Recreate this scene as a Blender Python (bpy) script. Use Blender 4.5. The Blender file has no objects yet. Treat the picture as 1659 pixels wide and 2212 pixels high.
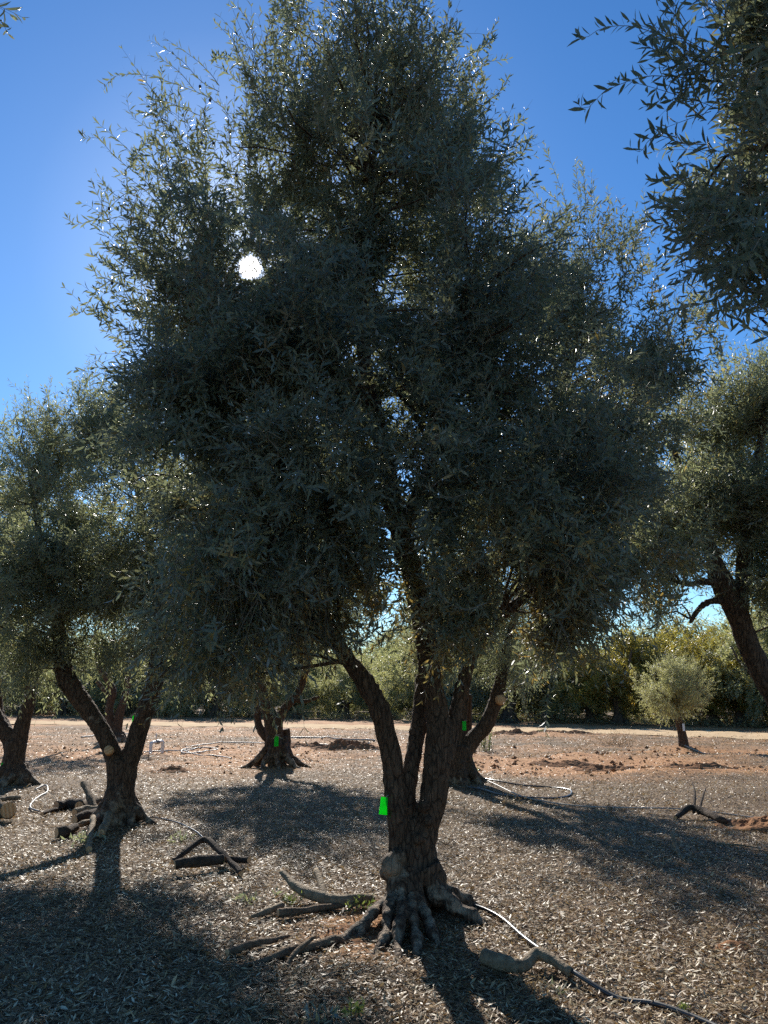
import bpy, math, random
import numpy as np
from mathutils import Vector, Matrix

rng = np.random.default_rng(11)
random.seed(5)
scene = bpy.context.scene
COL = scene.collection
R = math.radians

# ------------------------------------------------------------------ camera
PITCH = R(13.3)
EYE = np.array([0.0, 0.0, 1.5])
F = 1661.0
cam_d = bpy.data.cameras.new('camera')
cam = bpy.data.objects.new('camera', cam_d)
COL.objects.link(cam)
cam.location = EYE
cam.rotation_euler = (R(90) + PITCH, 0, 0)
cam_d.sensor_fit = 'VERTICAL'
cam_d.sensor_height = 34.6
cam_d.sensor_width = 25.95
cam_d.lens = 34.6 * F / 2212.0
cam_d.clip_start = 0.05
cam_d.clip_end = 4000
scene.camera = cam
SP, CP = math.sin(PITCH), math.cos(PITCH)


def ray(px, py):
    cx = (px - 829.5) / F
    cy = (1106.0 - py) / F
    return np.array([cx, CP - cy * SP, SP + cy * CP])


def at(px, py, Y):
    """world point seen in direction (px,py) at distance Y ahead."""
    d = ray(px, py)
    return EYE + d * (Y / d[1])


def gnd(px, py):
    d = ray(px, py)
    return EYE + d * (-EYE[2] / d[2])


def mpp(px, py, Y):
    return (Y / ray(px, py)[1]) / F


SUN = ray(540, 578)
SUN = SUN / np.linalg.norm(SUN)


# ------------------------------------------------------------------ noise
def _hash(ix, iy, iz, seed):
    n = (ix * 374761393 + iy * 668265263 + iz * 2147483647 + seed * 974711) & 0xFFFFFFFF
    n = ((n ^ (n >> 13)) * 1274126177) & 0xFFFFFFFF
    n = (n ^ (n >> 16)) & 0xFFFFFFFF
    return n.astype(np.float64) / 2147483648.0 - 1.0


def vnoise(P, seed=0):
    P = np.asarray(P, dtype=np.float64)
    I = np.floor(P).astype(np.int64)
    f = P - I
    f = f * f * (3 - 2 * f)
    out = np.zeros(len(P))
    for dx in (0, 1):
        wx = f[:, 0] if dx else 1 - f[:, 0]
        for dy in (0, 1):
            wy = f[:, 1] if dy else 1 - f[:, 1]
            for dz in (0, 1):
                wz = f[:, 2] if dz else 1 - f[:, 2]
                out += wx * wy * wz * _hash(I[:, 0] + dx, I[:, 1] + dy, I[:, 2] + dz, seed)
    return out


def n2(x, y, s, seed=0):
    x = np.asarray(x, float)
    y = np.asarray(y, float)
    sh = x.shape
    P = np.stack([x.ravel() * s, y.ravel() * s, np.full(x.size, 0.37)], 1)
    return vnoise(P, seed).reshape(sh)


def sstep(a, b, x):
    t = np.clip((x - a) / (b - a), 0, 1)
    return t * t * (3 - 2 * t)


MOUNDS = []     # (x, y, radius, height) gentle swellings of the ground at tree feet


def height(x, y):
    x = np.asarray(x, float)
    y = np.asarray(y, float)
    h = 0.035 * n2(x, y, 0.55, 1) + 0.018 * n2(x, y, 1.9, 2) + 0.008 * n2(x, y, 6.0, 3)
    far = sstep(13, 20, y) * (1 - sstep(45, 70, y))
    h = h + far * (0.05 * n2(x, y * 1.6, 0.9, 4) + 0.04 * n2(x, y, 2.6, 5) + 0.02 * n2(x, y, 6.5, 6))
    for mx, my, mr, mh in MOUNDS:
        h = h + mh * np.exp(-((x - mx) ** 2 + (y - my) ** 2) / (mr * mr))
    return h


def h1(x, y):
    return float(height(np.array([x]), np.array([y]))[0])


# ------------------------------------------------------------------ mesh helpers
def mesh_np(name, verts, faces, mats, midx=None, attrs=None, smooth=False):
    """verts (N,3); faces: list of int arrays (M,k); midx: list of ints per face array."""
    me = bpy.data.meshes.new(name)
    verts = np.ascontiguousarray(verts, dtype=np.float32)
    me.vertices.add(len(verts))
    me.vertices.foreach_set('co', verts.ravel())
    faces = [np.asarray(f, dtype=np.int32) for f in faces]
    keep = [i for i, f in enumerate(faces) if len(f)]
    midx = midx or [0] * len(faces)
    loops = np.concatenate([faces[i].ravel() for i in keep])
    sizes = np.concatenate([np.full(len(faces[i]), faces[i].shape[1], dtype=np.int32) for i in keep])
    mi = np.concatenate([np.full(len(faces[i]), midx[i], dtype=np.int32) for i in keep])
    starts = np.zeros(len(sizes), dtype=np.int32)
    starts[1:] = np.cumsum(sizes)[:-1]
    me.loops.add(len(loops))
    me.loops.foreach_set('vertex_index', loops)
    me.polygons.add(len(sizes))
    me.polygons.foreach_set('loop_start', starts)
    me.polygons.foreach_set('material_index', mi)
    me.polygons.foreach_set('use_smooth', np.full(len(sizes), bool(smooth)))
    for m in mats:
        me.materials.append(m)
    me.update(calc_edges=True)
    if attrs:
        for k, v in attrs.items():
            a = me.attributes.new(k, 'FLOAT', 'POINT')
            a.data.foreach_set('value', np.ascontiguousarray(v, dtype=np.float32))
    return me


def link(name, me, parent=None):
    o = bpy.data.objects.new(name, me)
    COL.objects.link(o)
    if parent is not None:
        o.parent = parent
        o.matrix_parent_inverse = Matrix.Translation(-Vector(parent.location))
    return o


def tag(o, label=None, cat=None, group=None, kind=None):
    if label:
        o['label'] = label
    if cat:
        o['category'] = cat
    if group:
        o['group'] = group
    if kind:
        o['kind'] = kind
    return o


def empty(name, loc):
    o = bpy.data.objects.new(name, None)
    COL.objects.link(o)
    o.empty_display_size = 0.2
    o.location = Vector(loc)
    return o


def copy_tree(o, loc, rz, sc):
    c = o.copy()
    COL.objects.link(c)
    c.location = loc
    c.rotation_euler = (0, 0, rz)
    c.scale = (sc, sc, sc)
    for ch in list(o.children):
        d = ch.copy()
        COL.objects.link(d)
        d.parent = c
    return c


def spline(pts, rad, n):
    """Catmull-Rom through pts, resampled to n points."""
    P = np.asarray(pts, float)
    r = np.asarray(rad, float)
    P = np.vstack([2 * P[0] - P[1], P, 2 * P[-1] - P[-2]])
    r = np.concatenate([[r[0]], r, [r[-1]]])
    m = len(P) - 3
    u = np.linspace(0, m - 1e-6, n)
    i = np.floor(u).astype(int)
    t = (u - i)
    rr = r[i + 1] * (1 - t) + r[i + 2] * t
    t = t[:, None]
    p0, p1, p2, p3 = P[i], P[i + 1], P[i + 2], P[i + 3]
    Q = 0.5 * ((2 * p1) + (-p0 + p2) * t + (2 * p0 - 5 * p1 + 4 * p2 - p3) * t ** 2 + (-p0 + 3 * p1 - 3 * p2 + p3) * t ** 3)
    return Q, rr


def tube(P, r, seg=12, cap=True):
    P = np.asarray(P, float)
    n = len(P)
    T = np.gradient(P, axis=0)
    T /= np.linalg.norm(T, axis=1)[:, None] + 1e-12
    ref = np.array([0.31, 0.95, 0.07]) if abs(T[0][1]) < 0.9 else np.array([0.95, 0.1, 0.2])
    N = np.zeros_like(P)
    v = ref - T[0] * ref.dot(T[0])
    v /= np.linalg.norm(v)
    for i in range(n):
        v = v - T[i] * v.dot(T[i])
        v /= np.linalg.norm(v) + 1e-12
        N[i] = v
    B = np.cross(T, N)
    a = np.linspace(0, 2 * math.pi, seg, endpoint=False)
    V = P[:, None, :] + (N[:, None, :] * np.cos(a)[None, :, None] + B[:, None, :] * np.sin(a)[None, :, None]) * np.asarray(r)[:, None, None]
    V = V.reshape(-1, 3)
    i = np.arange(n - 1)[:, None] * seg
    j = np.arange(seg)[None, :]
    q = np.stack([i + j, i + (j + 1) % seg, i + seg + (j + 1) % seg, i + seg + j], -1).reshape(-1, 4)
    tri = np.zeros((0, 3), int)
    if cap:
        V = np.vstack([V, P[0], P[-1]])
        c0, c1 = n * seg, n * seg + 1
        k = np.arange(seg)
        tri = np.vstack([np.stack([(k + 1) % seg, k, np.full(seg, c0)], 1),
                         np.stack([(n - 1) * seg + k, (n - 1) * seg + (k + 1) % seg, np.full(seg, c1)], 1)])
    return V, q, tri


class Acc:
    """accumulates geometry"""
    def __init__(self):
        self.v, self.q, self.t, self.n = [], [], [], 0

    def add(self, V, q=None, t=None):
        self.v.append(V)
        if q is not None and len(q):
            self.q.append(q + self.n)
        if t is not None and len(t):
            self.t.append(t + self.n)
        self.n += len(V)

    def tube(self, pts, rad, n=12, seg=10, cap=True):
        P, r = spline(pts, rad, n)
        self.add(*tube(P, r, seg, cap))

    def get(self):
        V = np.vstack(self.v) if self.v else np.zeros((0, 3))
        q = np.vstack(self.q) if self.q else np.zeros((0, 4), int)
        t = np.vstack(self.t) if self.t else np.zeros((0, 3), int)
        return V, q, t


def normals_of(me):
    N = np.zeros(len(me.vertices) * 3, dtype=np.float32)
    me.vertices.foreach_get('normal', N)
    return N.reshape(-1, 3).astype(float)


def coords_of(me):
    N = np.zeros(len(me.vertices) * 3, dtype=np.float32)
    me.vertices.foreach_get('co', N)
    return N.reshape(-1, 3).astype(float)


def remeshed(acc, voxel, smooth_iter=2):
    V, q, t = acc.get()
    me = mesh_np('tmp', V, [q, t], [])
    o = bpy.data.objects.new('tmp', me)
    COL.objects.link(o)
    m = o.modifiers.new('r', 'REMESH')
    m.mode = 'VOXEL'
    m.voxel_size = voxel
    if smooth_iter:
        s = o.modifiers.new('s', 'SMOOTH')
        s.iterations = smooth_iter
        s.factor = 0.5
    dg = bpy.context.evaluated_depsgraph_get()
    out = bpy.data.meshes.new_from_object(o.evaluated_get(dg))
    bpy.data.objects.remove(o)
    return out


def faces_of(me):
    quads, tris = [], []
    ls = np.zeros(len(me.polygons), dtype=np.int32)
    lt = np.zeros(len(me.polygons), dtype=np.int32)
    me.polygons.foreach_get('loop_start', ls)
    me.polygons.foreach_get('loop_total', lt)
    vi = np.zeros(len(me.loops), dtype=np.int32)
    me.loops.foreach_get('vertex_index', vi)
    s4 = ls[lt == 4]
    s3 = ls[lt == 3]
    quads = vi[s4[:, None] + np.arange(4)[None, :]] if len(s4) else np.zeros((0, 4), int)
    tris = vi[s3[:, None] + np.arange(3)[None, :]] if len(s3) else np.zeros((0, 3), int)
    return quads, tris


# ------------------------------------------------------------------ materials
def new_mat(name):
    m = bpy.data.materials.new(name)
    m.use_nodes = True
    nt = m.node_tree
    nt.nodes.clear()
    out = nt.nodes.new('ShaderNodeOutputMaterial')
    return m, nt, out


def nd(nt, typ, **kw):
    n = nt.nodes.new(typ)
    for k, v in kw.items():
        if k in n.inputs:
            n.inputs[k].default_value = v
        else:
            setattr(n, k, v)
    return n


def ramp(nt, fac, stops, interp='LINEAR'):
    r = nt.nodes.new('ShaderNodeValToRGB')
    r.color_ramp.interpolation = interp
    el = r.color_ramp.elements
    while len(el) > 1:
        el.remove(el[-1])
    el[0].position = stops[0][0]
    el[0].color = (*stops[0][1], 1)
    for p, c in stops[1:]:
        e = el.new(p)
        e.color = (*c, 1)
    nt.links.new(fac, r.inputs['Fac'])
    return r


def leaf_mat(name, top, under, trans, tw=0.3, rough=0.4, spec=0.5):
    """top / under / trans are lists of ramp stops over the per-leaf attribute 'var'."""
    m, nt, out = new_mat(name)
    L = nt.links
    at_ = nd(nt, 'ShaderNodeAttribute', attribute_name='var')
    rt = ramp(nt, at_.outputs['Fac'], top)
    ru = ramp(nt, at_.outputs['Fac'], under)
    rx = ramp(nt, at_.outputs['Fac'], trans)
    g = nd(nt, 'ShaderNodeNewGeometry')
    mix = nd(nt, 'ShaderNodeMix', data_type='RGBA')
    L.new(g.outputs['Backfacing'], mix.inputs[0])
    L.new(rt.outputs['Color'], mix.inputs[6])
    L.new(ru.outputs['Color'], mix.inputs[7])
    p = nd(nt, 'ShaderNodeBsdfPrincipled')
    p.inputs['Roughness'].default_value = rough
    p.inputs['Specular IOR Level'].default_value = spec
    L.new(mix.outputs[2], p.inputs['Base Color'])
    t = nd(nt, 'ShaderNodeBsdfTranslucent')
    L.new(rx.outputs['Color'], t.inputs['Color'])
    ms = nd(nt, 'ShaderNodeMixShader')
    ms.inputs[0].default_value = tw
    L.new(p.outputs[0], ms.inputs[1])
    L.new(t.outputs[0], ms.inputs[2])
    L.new(ms.outputs[0], out.inputs['Surface'])
    return m


def stops(a, b, c, d):
    return [(0.0, a), (0.55, b), (0.86, c), (0.93, d), (1.0, d)]


M = {}
M['leaf'] = leaf_mat('olive_leaf',
                     stops((.08, .10, .08), (.125, .15, .115), (.17, .18, .115), (.28, .2, .08)),
                     stops((.22, .24, .21), (.31, .32, .28), (.38, .33, .22), (.4, .28, .12)),
                     stops((.22, .25, .13), (.30, .33, .17), (.38, .36, .14), (.46, .32, .08)), 0.38, 0.46)
M['leaf_pale'] = leaf_mat('pale_olive_leaf',
                          stops((.12, .14, .105), (.18, .2, .145), (.22, .22, .12), (.3, .23, .08)),
                          stops((.27, .29, .24), (.35, .36, .29), (.38, .35, .23), (.4, .3, .12)),
                          stops((.32, .35, .17), (.4, .43, .2), (.45, .43, .17), (.5, .37, .1)), 0.46, 0.46)
M['leaf_far'] = leaf_mat('far_olive_leaf',
                         stops((.15, .165, .095), (.22, .23, .13), (.29, .26, .12), (.38, .28, .08)),
                         stops((.28, .285, .2), (.34, .34, .23), (.38, .34, .18), (.42, .31, .1)),
                         stops((.4, .41, .16), (.48, .48, .19), (.54, .48, .15), (.6, .43, .09)), 0.5, 0.5)
M['leaf_young'] = leaf_mat('young_olive_leaf',
                           stops((.24, .26, .15), (.32, .33, .19), (.36, .33, .16), (.42, .33, .12)),
                           stops((.38, .38, .27), (.44, .43, .3), (.46, .42, .25), (.5, .4, .18)),
                           stops((.5, .5, .2), (.58, .56, .22), (.6, .54, .18), (.62, .48, .13)), 0.5, 0.5)
M['leaf_yellow'] = leaf_mat('yellowing_olive_leaf',
                            stops((.14, .13, .035), (.2, .17, .04), (.26, .2, .045), (.34, .22, .035)),
                            stops((.22, .2, .08), (.27, .23, .08), (.3, .24, .07), (.35, .23, .05)),
                            stops((.4, .36, .06), (.48, .4, .07), (.52, .38, .06), (.56, .34, .05)), 0.45)
M['litter'] = leaf_mat('dry_leaf_litter',
                       [(0, (.09, .05, .02)), (.35, (.22, .135, .062)), (.58, (.38, .25, .125)), (.74, (.29, .24, .125)), (.88, (.58, .44, .25)), (1, (.8, .67, .45))],
                       [(0, (.13, .075, .034)), (.35, (.28, .175, .085)), (.58, (.44, .3, .16)), (.74, (.37, .315, .18)), (.88, (.62, .48, .29)), (1, (.82, .7, .49))],
                       [(0, (.24, .13, .04)), (1, (.5, .35, .16))], 0.2, 0.5, 0.28)
M['weed'] = leaf_mat('weed_leaf',
                     [(0, (.10, .16, .04)), (1, (.22, .24, .07))], [(0, (.15, .2, .07)), (1, (.26, .26, .1))],
                     [(0, (.2, .3, .06)), (1, (.36, .38, .08))], 0.4)
M['dry'] = leaf_mat('dry_brush_leaf',
                    [(0, (.16, .11, .06)), (1, (.34, .25, .14))], [(0, (.18, .12, .07)), (1, (.36, .27, .15))],
                    [(0, (.3, .2, .09)), (1, (.45, .32, .15))], 0.3)


def simple(name, col, rough=0.6, spec=0.4, noise=None, bump=0.0, bscale=60.0, trans=None):
    m, nt, out = new_mat(name)
    L = nt.links
    p = nd(nt, 'ShaderNodeBsdfPrincipled')
    p.inputs['Roughness'].default_value = rough
    p.inputs['Specular IOR Level'].default_value = spec
    tc = nd(nt, 'ShaderNodeTexCoord')
    if noise:
        nz = nd(nt, 'ShaderNodeTexNoise', Scale=noise[0], Detail=6.0, Roughness=0.65)
        L.new(tc.outputs['Object'], nz.inputs['Vector'])
        r = ramp(nt, nz.outputs['Fac'], [(0.3, col), (0.72, noise[1])])
        L.new(r.outputs['Color'], p.inputs['Base Color'])
    else:
        p.inputs['Base Color'].default_value = (*col, 1)
    if bump:
        nb = nd(nt, 'ShaderNodeTexNoise', Scale=bscale, Detail=8.0)
        L.new(tc.outputs['Object'], nb.inputs['Vector'])
        b = nd(nt, 'ShaderNodeBump', Strength=bump, Distance=0.02)
        L.new(nb.outputs['Fac'], b.inputs['Height'])
        L.new(b.outputs['Normal'], p.inputs['Normal'])
    sh = p.outputs[0]
    if trans:
        t = nd(nt, 'ShaderNodeBsdfTranslucent')
        t.inputs['Color'].default_value = (*trans[0], 1)
        ms = nd(nt, 'ShaderNodeMixShader')
        ms.inputs[0].default_value = trans[1]
        L.new(p.outputs[0], ms.inputs[1])
        L.new(t.outputs[0], ms.inputs[2])
        sh = ms.outputs[0]
    L.new(sh, out.inputs['Surface'])
    return m


M['twig'] = simple('olive_twig', (.13, .105, .08), 0.7, 0.3, (30, (.24, .2, .15)))
M['whip'] = simple('dry_hanging_twig', (.2, .13, .08), 0.7, 0.3, (20, (.36, .25, .16)))
M['log_bark'] = simple('log_bark', (.07, .045, .027), 0.88, 0.2, (24, (.24, .165, .10)), 1.0, 60)
M['log_dark'] = simple('weathered_log_bark', (.03, .02, .014), 0.9, 0.2, (24, (.11, .075, .05)), 1.0, 60)
M['branch_tan'] = simple('smooth_branch_bark', (.13, .088, .05), 0.8, 0.2, (22, (.33, .245, .15)), 0.8, 60)
M['hose'] = simple('black_drip_hose', (.035, .035, .037), 0.32, 0.6, (40, (.07, .065, .06)))
M['hose_grey'] = simple('dusty_pale_hose', (.30, .27, .23), 0.5, 0.35, (12, (.46, .42, .36)))
M['pvc'] = simple('white_pvc', (.66, .63, .58), 0.4, 0.5, (10, (.78, .75, .7)))
M['pvc_dark'] = simple('grey_union', (.2, .19, .18), 0.5, 0.4)
M['tag'] = simple('fluorescent_green_tag', (.0, .62, .03), 0.45, 0.4, (14, (.0, .72, .04)), trans=((.01, .85, .05), 0.5))
M['tag_white'] = simple('white_paper_tag', (.75, .76, .76), 0.6, 0.3)
M['cord'] = simple('pale_tie_cord', (.6, .56, .48), 0.7, 0.3)
M['olive'] = simple('ripe_black_olive', (.022, .016, .022), 0.35, 0.5)
M['soil'] = simple('dug_red_soil', (.15, .07, .033), 0.95, 0.1, (6, (.36, .18, .085)), 1.0, 22)
M['stub'] = simple('cut_stub', (.55, .33, .15), 0.8, 0.2, (40, (.68, .46, .25)))
M['trunk_far'] = simple('far_bark', (.05, .038, .03), 0.9, 0.2, (6, (.12, .09, .065)), 0.6, 20)
M['yellow'] = simple('yellow_flagging', (.8, .55, .03), 0.6, 0.3)


def wood_end():
    m, nt, out = new_mat('sawn_wood')
    L = nt.links
    tc = nd(nt, 'ShaderNodeTexCoord')
    w = nd(nt, 'ShaderNodeTexWave', wave_type='RINGS', rings_direction='SPHERICAL', Scale=22.0, Distortion=2.5, Detail=3.0)
    L.new(tc.outputs['Object'], w.inputs['Vector'])
    r = ramp(nt, w.outputs['Fac'], [(0, (.5, .25, .10)), (1, (.66, .4, .2))])
    p = nd(nt, 'ShaderNodeBsdfPrincipled')
    p.inputs['Roughness'].default_value = 0.8
    L.new(r.outputs['Color'], p.inputs['Base Color'])
    L.new(p.outputs[0], out.inputs['Surface'])
    return m


M['wood_end'] = wood_end()


def bark_mat():
    m, nt, out = new_mat('olive_bark')
    L = nt.links
    tc = nd(nt, 'ShaderNodeTexCoord')
    mp = nd(nt, 'ShaderNodeMapping')
    mp.inputs['Scale'].default_value = (1, 1, .28)
    L.new(tc.outputs['Object'], mp.inputs['Vector'])
    nz = nd(nt, 'ShaderNodeTexNoise', Scale=38.0, Detail=8.0, Roughness=0.7)
    L.new(mp.outputs['Vector'], nz.inputs['Vector'])
    vo = nd(nt, 'ShaderNodeTexVoronoi', Scale=26.0)
    vo.feature = 'DISTANCE_TO_EDGE'
    nzz = nd(nt, 'ShaderNodeTexNoise', Scale=9.0, Detail=3.0)
    L.new(mp.outputs['Vector'], nzz.inputs['Vector'])
    va = nd(nt, 'ShaderNodeVectorMath', operation='MULTIPLY_ADD')
    va.inputs[1].default_value = (.12, .12, .12)
    L.new(nzz.outputs['Color'], va.inputs[0])
    L.new(mp.outputs['Vector'], va.inputs[2])
    L.new(va.outputs['Vector'], vo.inputs['Vector'])
    dark = ramp(nt, nz.outputs['Fac'], [(.28, (.035, .019, .010)), (.5, (.095, .054, .030)), (.75, (.19, .118, .07))])
    crack = ramp(nt, vo.outputs['Distance'], [(0, (.35, .35, .35)), (.09, (1, 1, 1))])
    mul = nd(nt, 'ShaderNodeMix', data_type='RGBA', blend_type='MULTIPLY')
    mul.inputs[0].default_value = 1.0
    L.new(dark.outputs['Color'], mul.inputs[6])
    L.new(crack.outputs['Color'], mul.inputs[7])
    n2_ = nd(nt, 'ShaderNodeTexNoise', Scale=11.0, Detail=7.0, Roughness=0.65)
    L.new(tc.outputs['Object'], n2_.inputs['Vector'])
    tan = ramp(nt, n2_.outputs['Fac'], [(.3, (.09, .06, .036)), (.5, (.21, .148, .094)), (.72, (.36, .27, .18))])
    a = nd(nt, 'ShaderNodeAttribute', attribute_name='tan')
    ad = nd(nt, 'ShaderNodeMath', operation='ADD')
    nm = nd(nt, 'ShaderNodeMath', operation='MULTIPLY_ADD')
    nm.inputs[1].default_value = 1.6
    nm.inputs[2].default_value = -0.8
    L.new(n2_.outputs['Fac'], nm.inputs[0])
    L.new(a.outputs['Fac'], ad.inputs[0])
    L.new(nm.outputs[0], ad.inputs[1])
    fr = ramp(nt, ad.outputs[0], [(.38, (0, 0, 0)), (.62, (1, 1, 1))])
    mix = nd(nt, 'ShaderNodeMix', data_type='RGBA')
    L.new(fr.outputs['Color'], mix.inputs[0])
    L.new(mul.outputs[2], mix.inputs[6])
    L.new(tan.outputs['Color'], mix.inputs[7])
    p = nd(nt, 'ShaderNodeBsdfPrincipled')
    p.inputs['Roughness'].default_value = 0.82
    p.inputs['Specular IOR Level'].default_value = 0.25
    L.new(mix.outputs[2], p.inputs['Base Color'])
    b = nd(nt, 'ShaderNodeBump', Strength=0.9, Distance=0.012)
    hh = nd(nt, 'ShaderNodeMath', operation='ADD')
    L.new(nz.outputs['Fac'], hh.inputs[0])
    cr = nd(nt, 'ShaderNodeRGBToBW')
    L.new(crack.outputs['Color'], cr.inputs[0])
    L.new(cr.outputs[0], hh.inputs[1])
    L.new(hh.outputs[0], b.inputs['Height'])
    L.new(b.outputs['Normal'], p.inputs['Normal'])
    L.new(p.outputs[0], out.inputs['Surface'])
    return m


M['bark'] = bark_mat()


def ground_mat():
    m, nt, out = new_mat('orchard_ground')
    L = nt.links
    tc = nd(nt, 'ShaderNodeTexCoord')
    a = nd(nt, 'ShaderNodeAttribute', attribute_name='soil')
    # litter-coloured earth: stretched chips
    vo = nd(nt, 'ShaderNodeTexVoronoi', Scale=55.0)
    nw = nd(nt, 'ShaderNodeTexNoise', Scale=30.0, Detail=4.0)
    L.new(tc.outputs['Object'], nw.inputs['Vector'])
    va = nd(nt, 'ShaderNodeVectorMath', operation='MULTIPLY_ADD')
    va.inputs[1].default_value = (.05, .05, .05)
    L.new(nw.outputs['Color'], va.inputs[0])
    L.new(tc.outputs['Object'], va.inputs[2])
    L.new(va.outputs['Vector'], vo.inputs['Vector'])
    bw = nd(nt, 'ShaderNodeRGBToBW')
    L.new(vo.outputs['Color'], bw.inputs[0])
    chips = ramp(nt, bw.outputs[0], [(.15, (.045, .025, .012)), (.5, (.13, .08, .04)), (.7, (.24, .155, .085)), (.85, (.36, .26, .155))])
    n1 = nd(nt, 'ShaderNodeTexNoise', Scale=7.0, Detail=9.0, Roughness=0.7)
    L.new(tc.outputs['Object'], n1.inputs['Vector'])
    soil = ramp(nt, n1.outputs['Fac'], [(.3, (.22, .088, .030)), (.5, (.42, .2, .078)), (.7, (.56, .33, .155))])
    mf = nd(nt, 'ShaderNodeMath', operation='MULTIPLY_ADD')
    mf.inputs[1].default_value = 0.9
    mf.inputs[2].default_value = -0.45
    L.new(n1.outputs['Fac'], mf.inputs[0])
    ad = nd(nt, 'ShaderNodeMath', operation='ADD')
    L.new(mf.outputs[0], ad.inputs[0])
    L.new(a.outputs['Fac'], ad.inputs[1])
    fr = ramp(nt, ad.outputs[0], [(.3, (0, 0, 0)), (.7, (1, 1, 1))])
    mix = nd(nt, 'ShaderNodeMix', data_type='RGBA')
    L.new(fr.outputs['Color'], mix.inputs[0])
    L.new(chips.outputs['Color'], mix.inputs[6])
    L.new(soil.outputs['Color'], mix.inputs[7])
    p = nd(nt, 'ShaderNodeBsdfPrincipled')
    p.inputs['Roughness'].default_value = 0.9
    p.inputs['Specular IOR Level'].default_value = 0.2
    L.new(mix.outputs[2], p.inputs['Base Color'])
    b = nd(nt, 'ShaderNodeBump', Strength=0.8, Distance=0.03)
    nb = nd(nt, 'ShaderNodeTexNoise', Scale=18.0, Detail=10.0, Roughness=0.7)
    L.new(tc.outputs['Object'], nb.inputs['Vector'])
    L.new(nb.outputs['Fac'], b.inputs['Height'])
    L.new(b.outputs['Normal'], p.inputs['Normal'])
    L.new(p.outputs[0], out.inputs['Surface'])
    return m


M['ground'] = ground_mat()
M['road'] = simple('pale_dirt_road', (.48, .32, .17), 0.95, 0.1, (1.3, (.66, .48, .28)), 0.5, 14)


# ------------------------------------------------------------------ leaves
def unit(a):
    return a / (np.linalg.norm(a, axis=-1, keepdims=True) + 1e-12)


def leaf_geo(base, d, nrm, ln, wd, curl, lod):
    """arrays of leaves. base,d,nrm (N,3); ln,wd,curl (N,). returns verts, quads, tris"""
    side = unit(np.cross(d, nrm)) * wd[:, None] * 0.5
    n = len(base)
    ln_ = ln[:, None]
    if lod == 0:
        c = (curl * ln)[:, None] * nrm
        fold = nrm * (wd[:, None] * 0.16)
        V = np.stack([base,
                      base + d * ln_ * .30 + side * .85 - c * .05 + fold, base + d * ln_ * .30 - side * .85 - c * .05 + fold,
                      base + d * ln_ * .62 + side - c * .30 + fold, base + d * ln_ * .62 - side - c * .30 + fold,
                      base + d * ln_ - c], 1)
        o = np.arange(n)[:, None] * 6
        q = o + np.array([[1, 3, 4, 2]])
        t = np.vstack([o + np.array([[0, 1, 2]]), o + np.array([[3, 5, 4]])])
        return V.reshape(-1, 3), q, t, 6
    V = np.stack([base, base + d * ln_ * .5 + side, base + d * ln_, base + d * ln_ * .5 - side], 1)
    o = np.arange(n)[:, None] * 4
    q = o + np.array([[0, 1, 2, 3]])
    return V.reshape(-1, 3), q, np.zeros((0, 3), int), 4


def rot_about(v, ax, ang):
    c, s = np.cos(ang)[:, None], np.sin(ang)[:, None]
    return v * c + np.cross(ax, v) * s + ax * (np.sum(ax * v, -1, keepdims=True)) * (1 - c)


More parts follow.
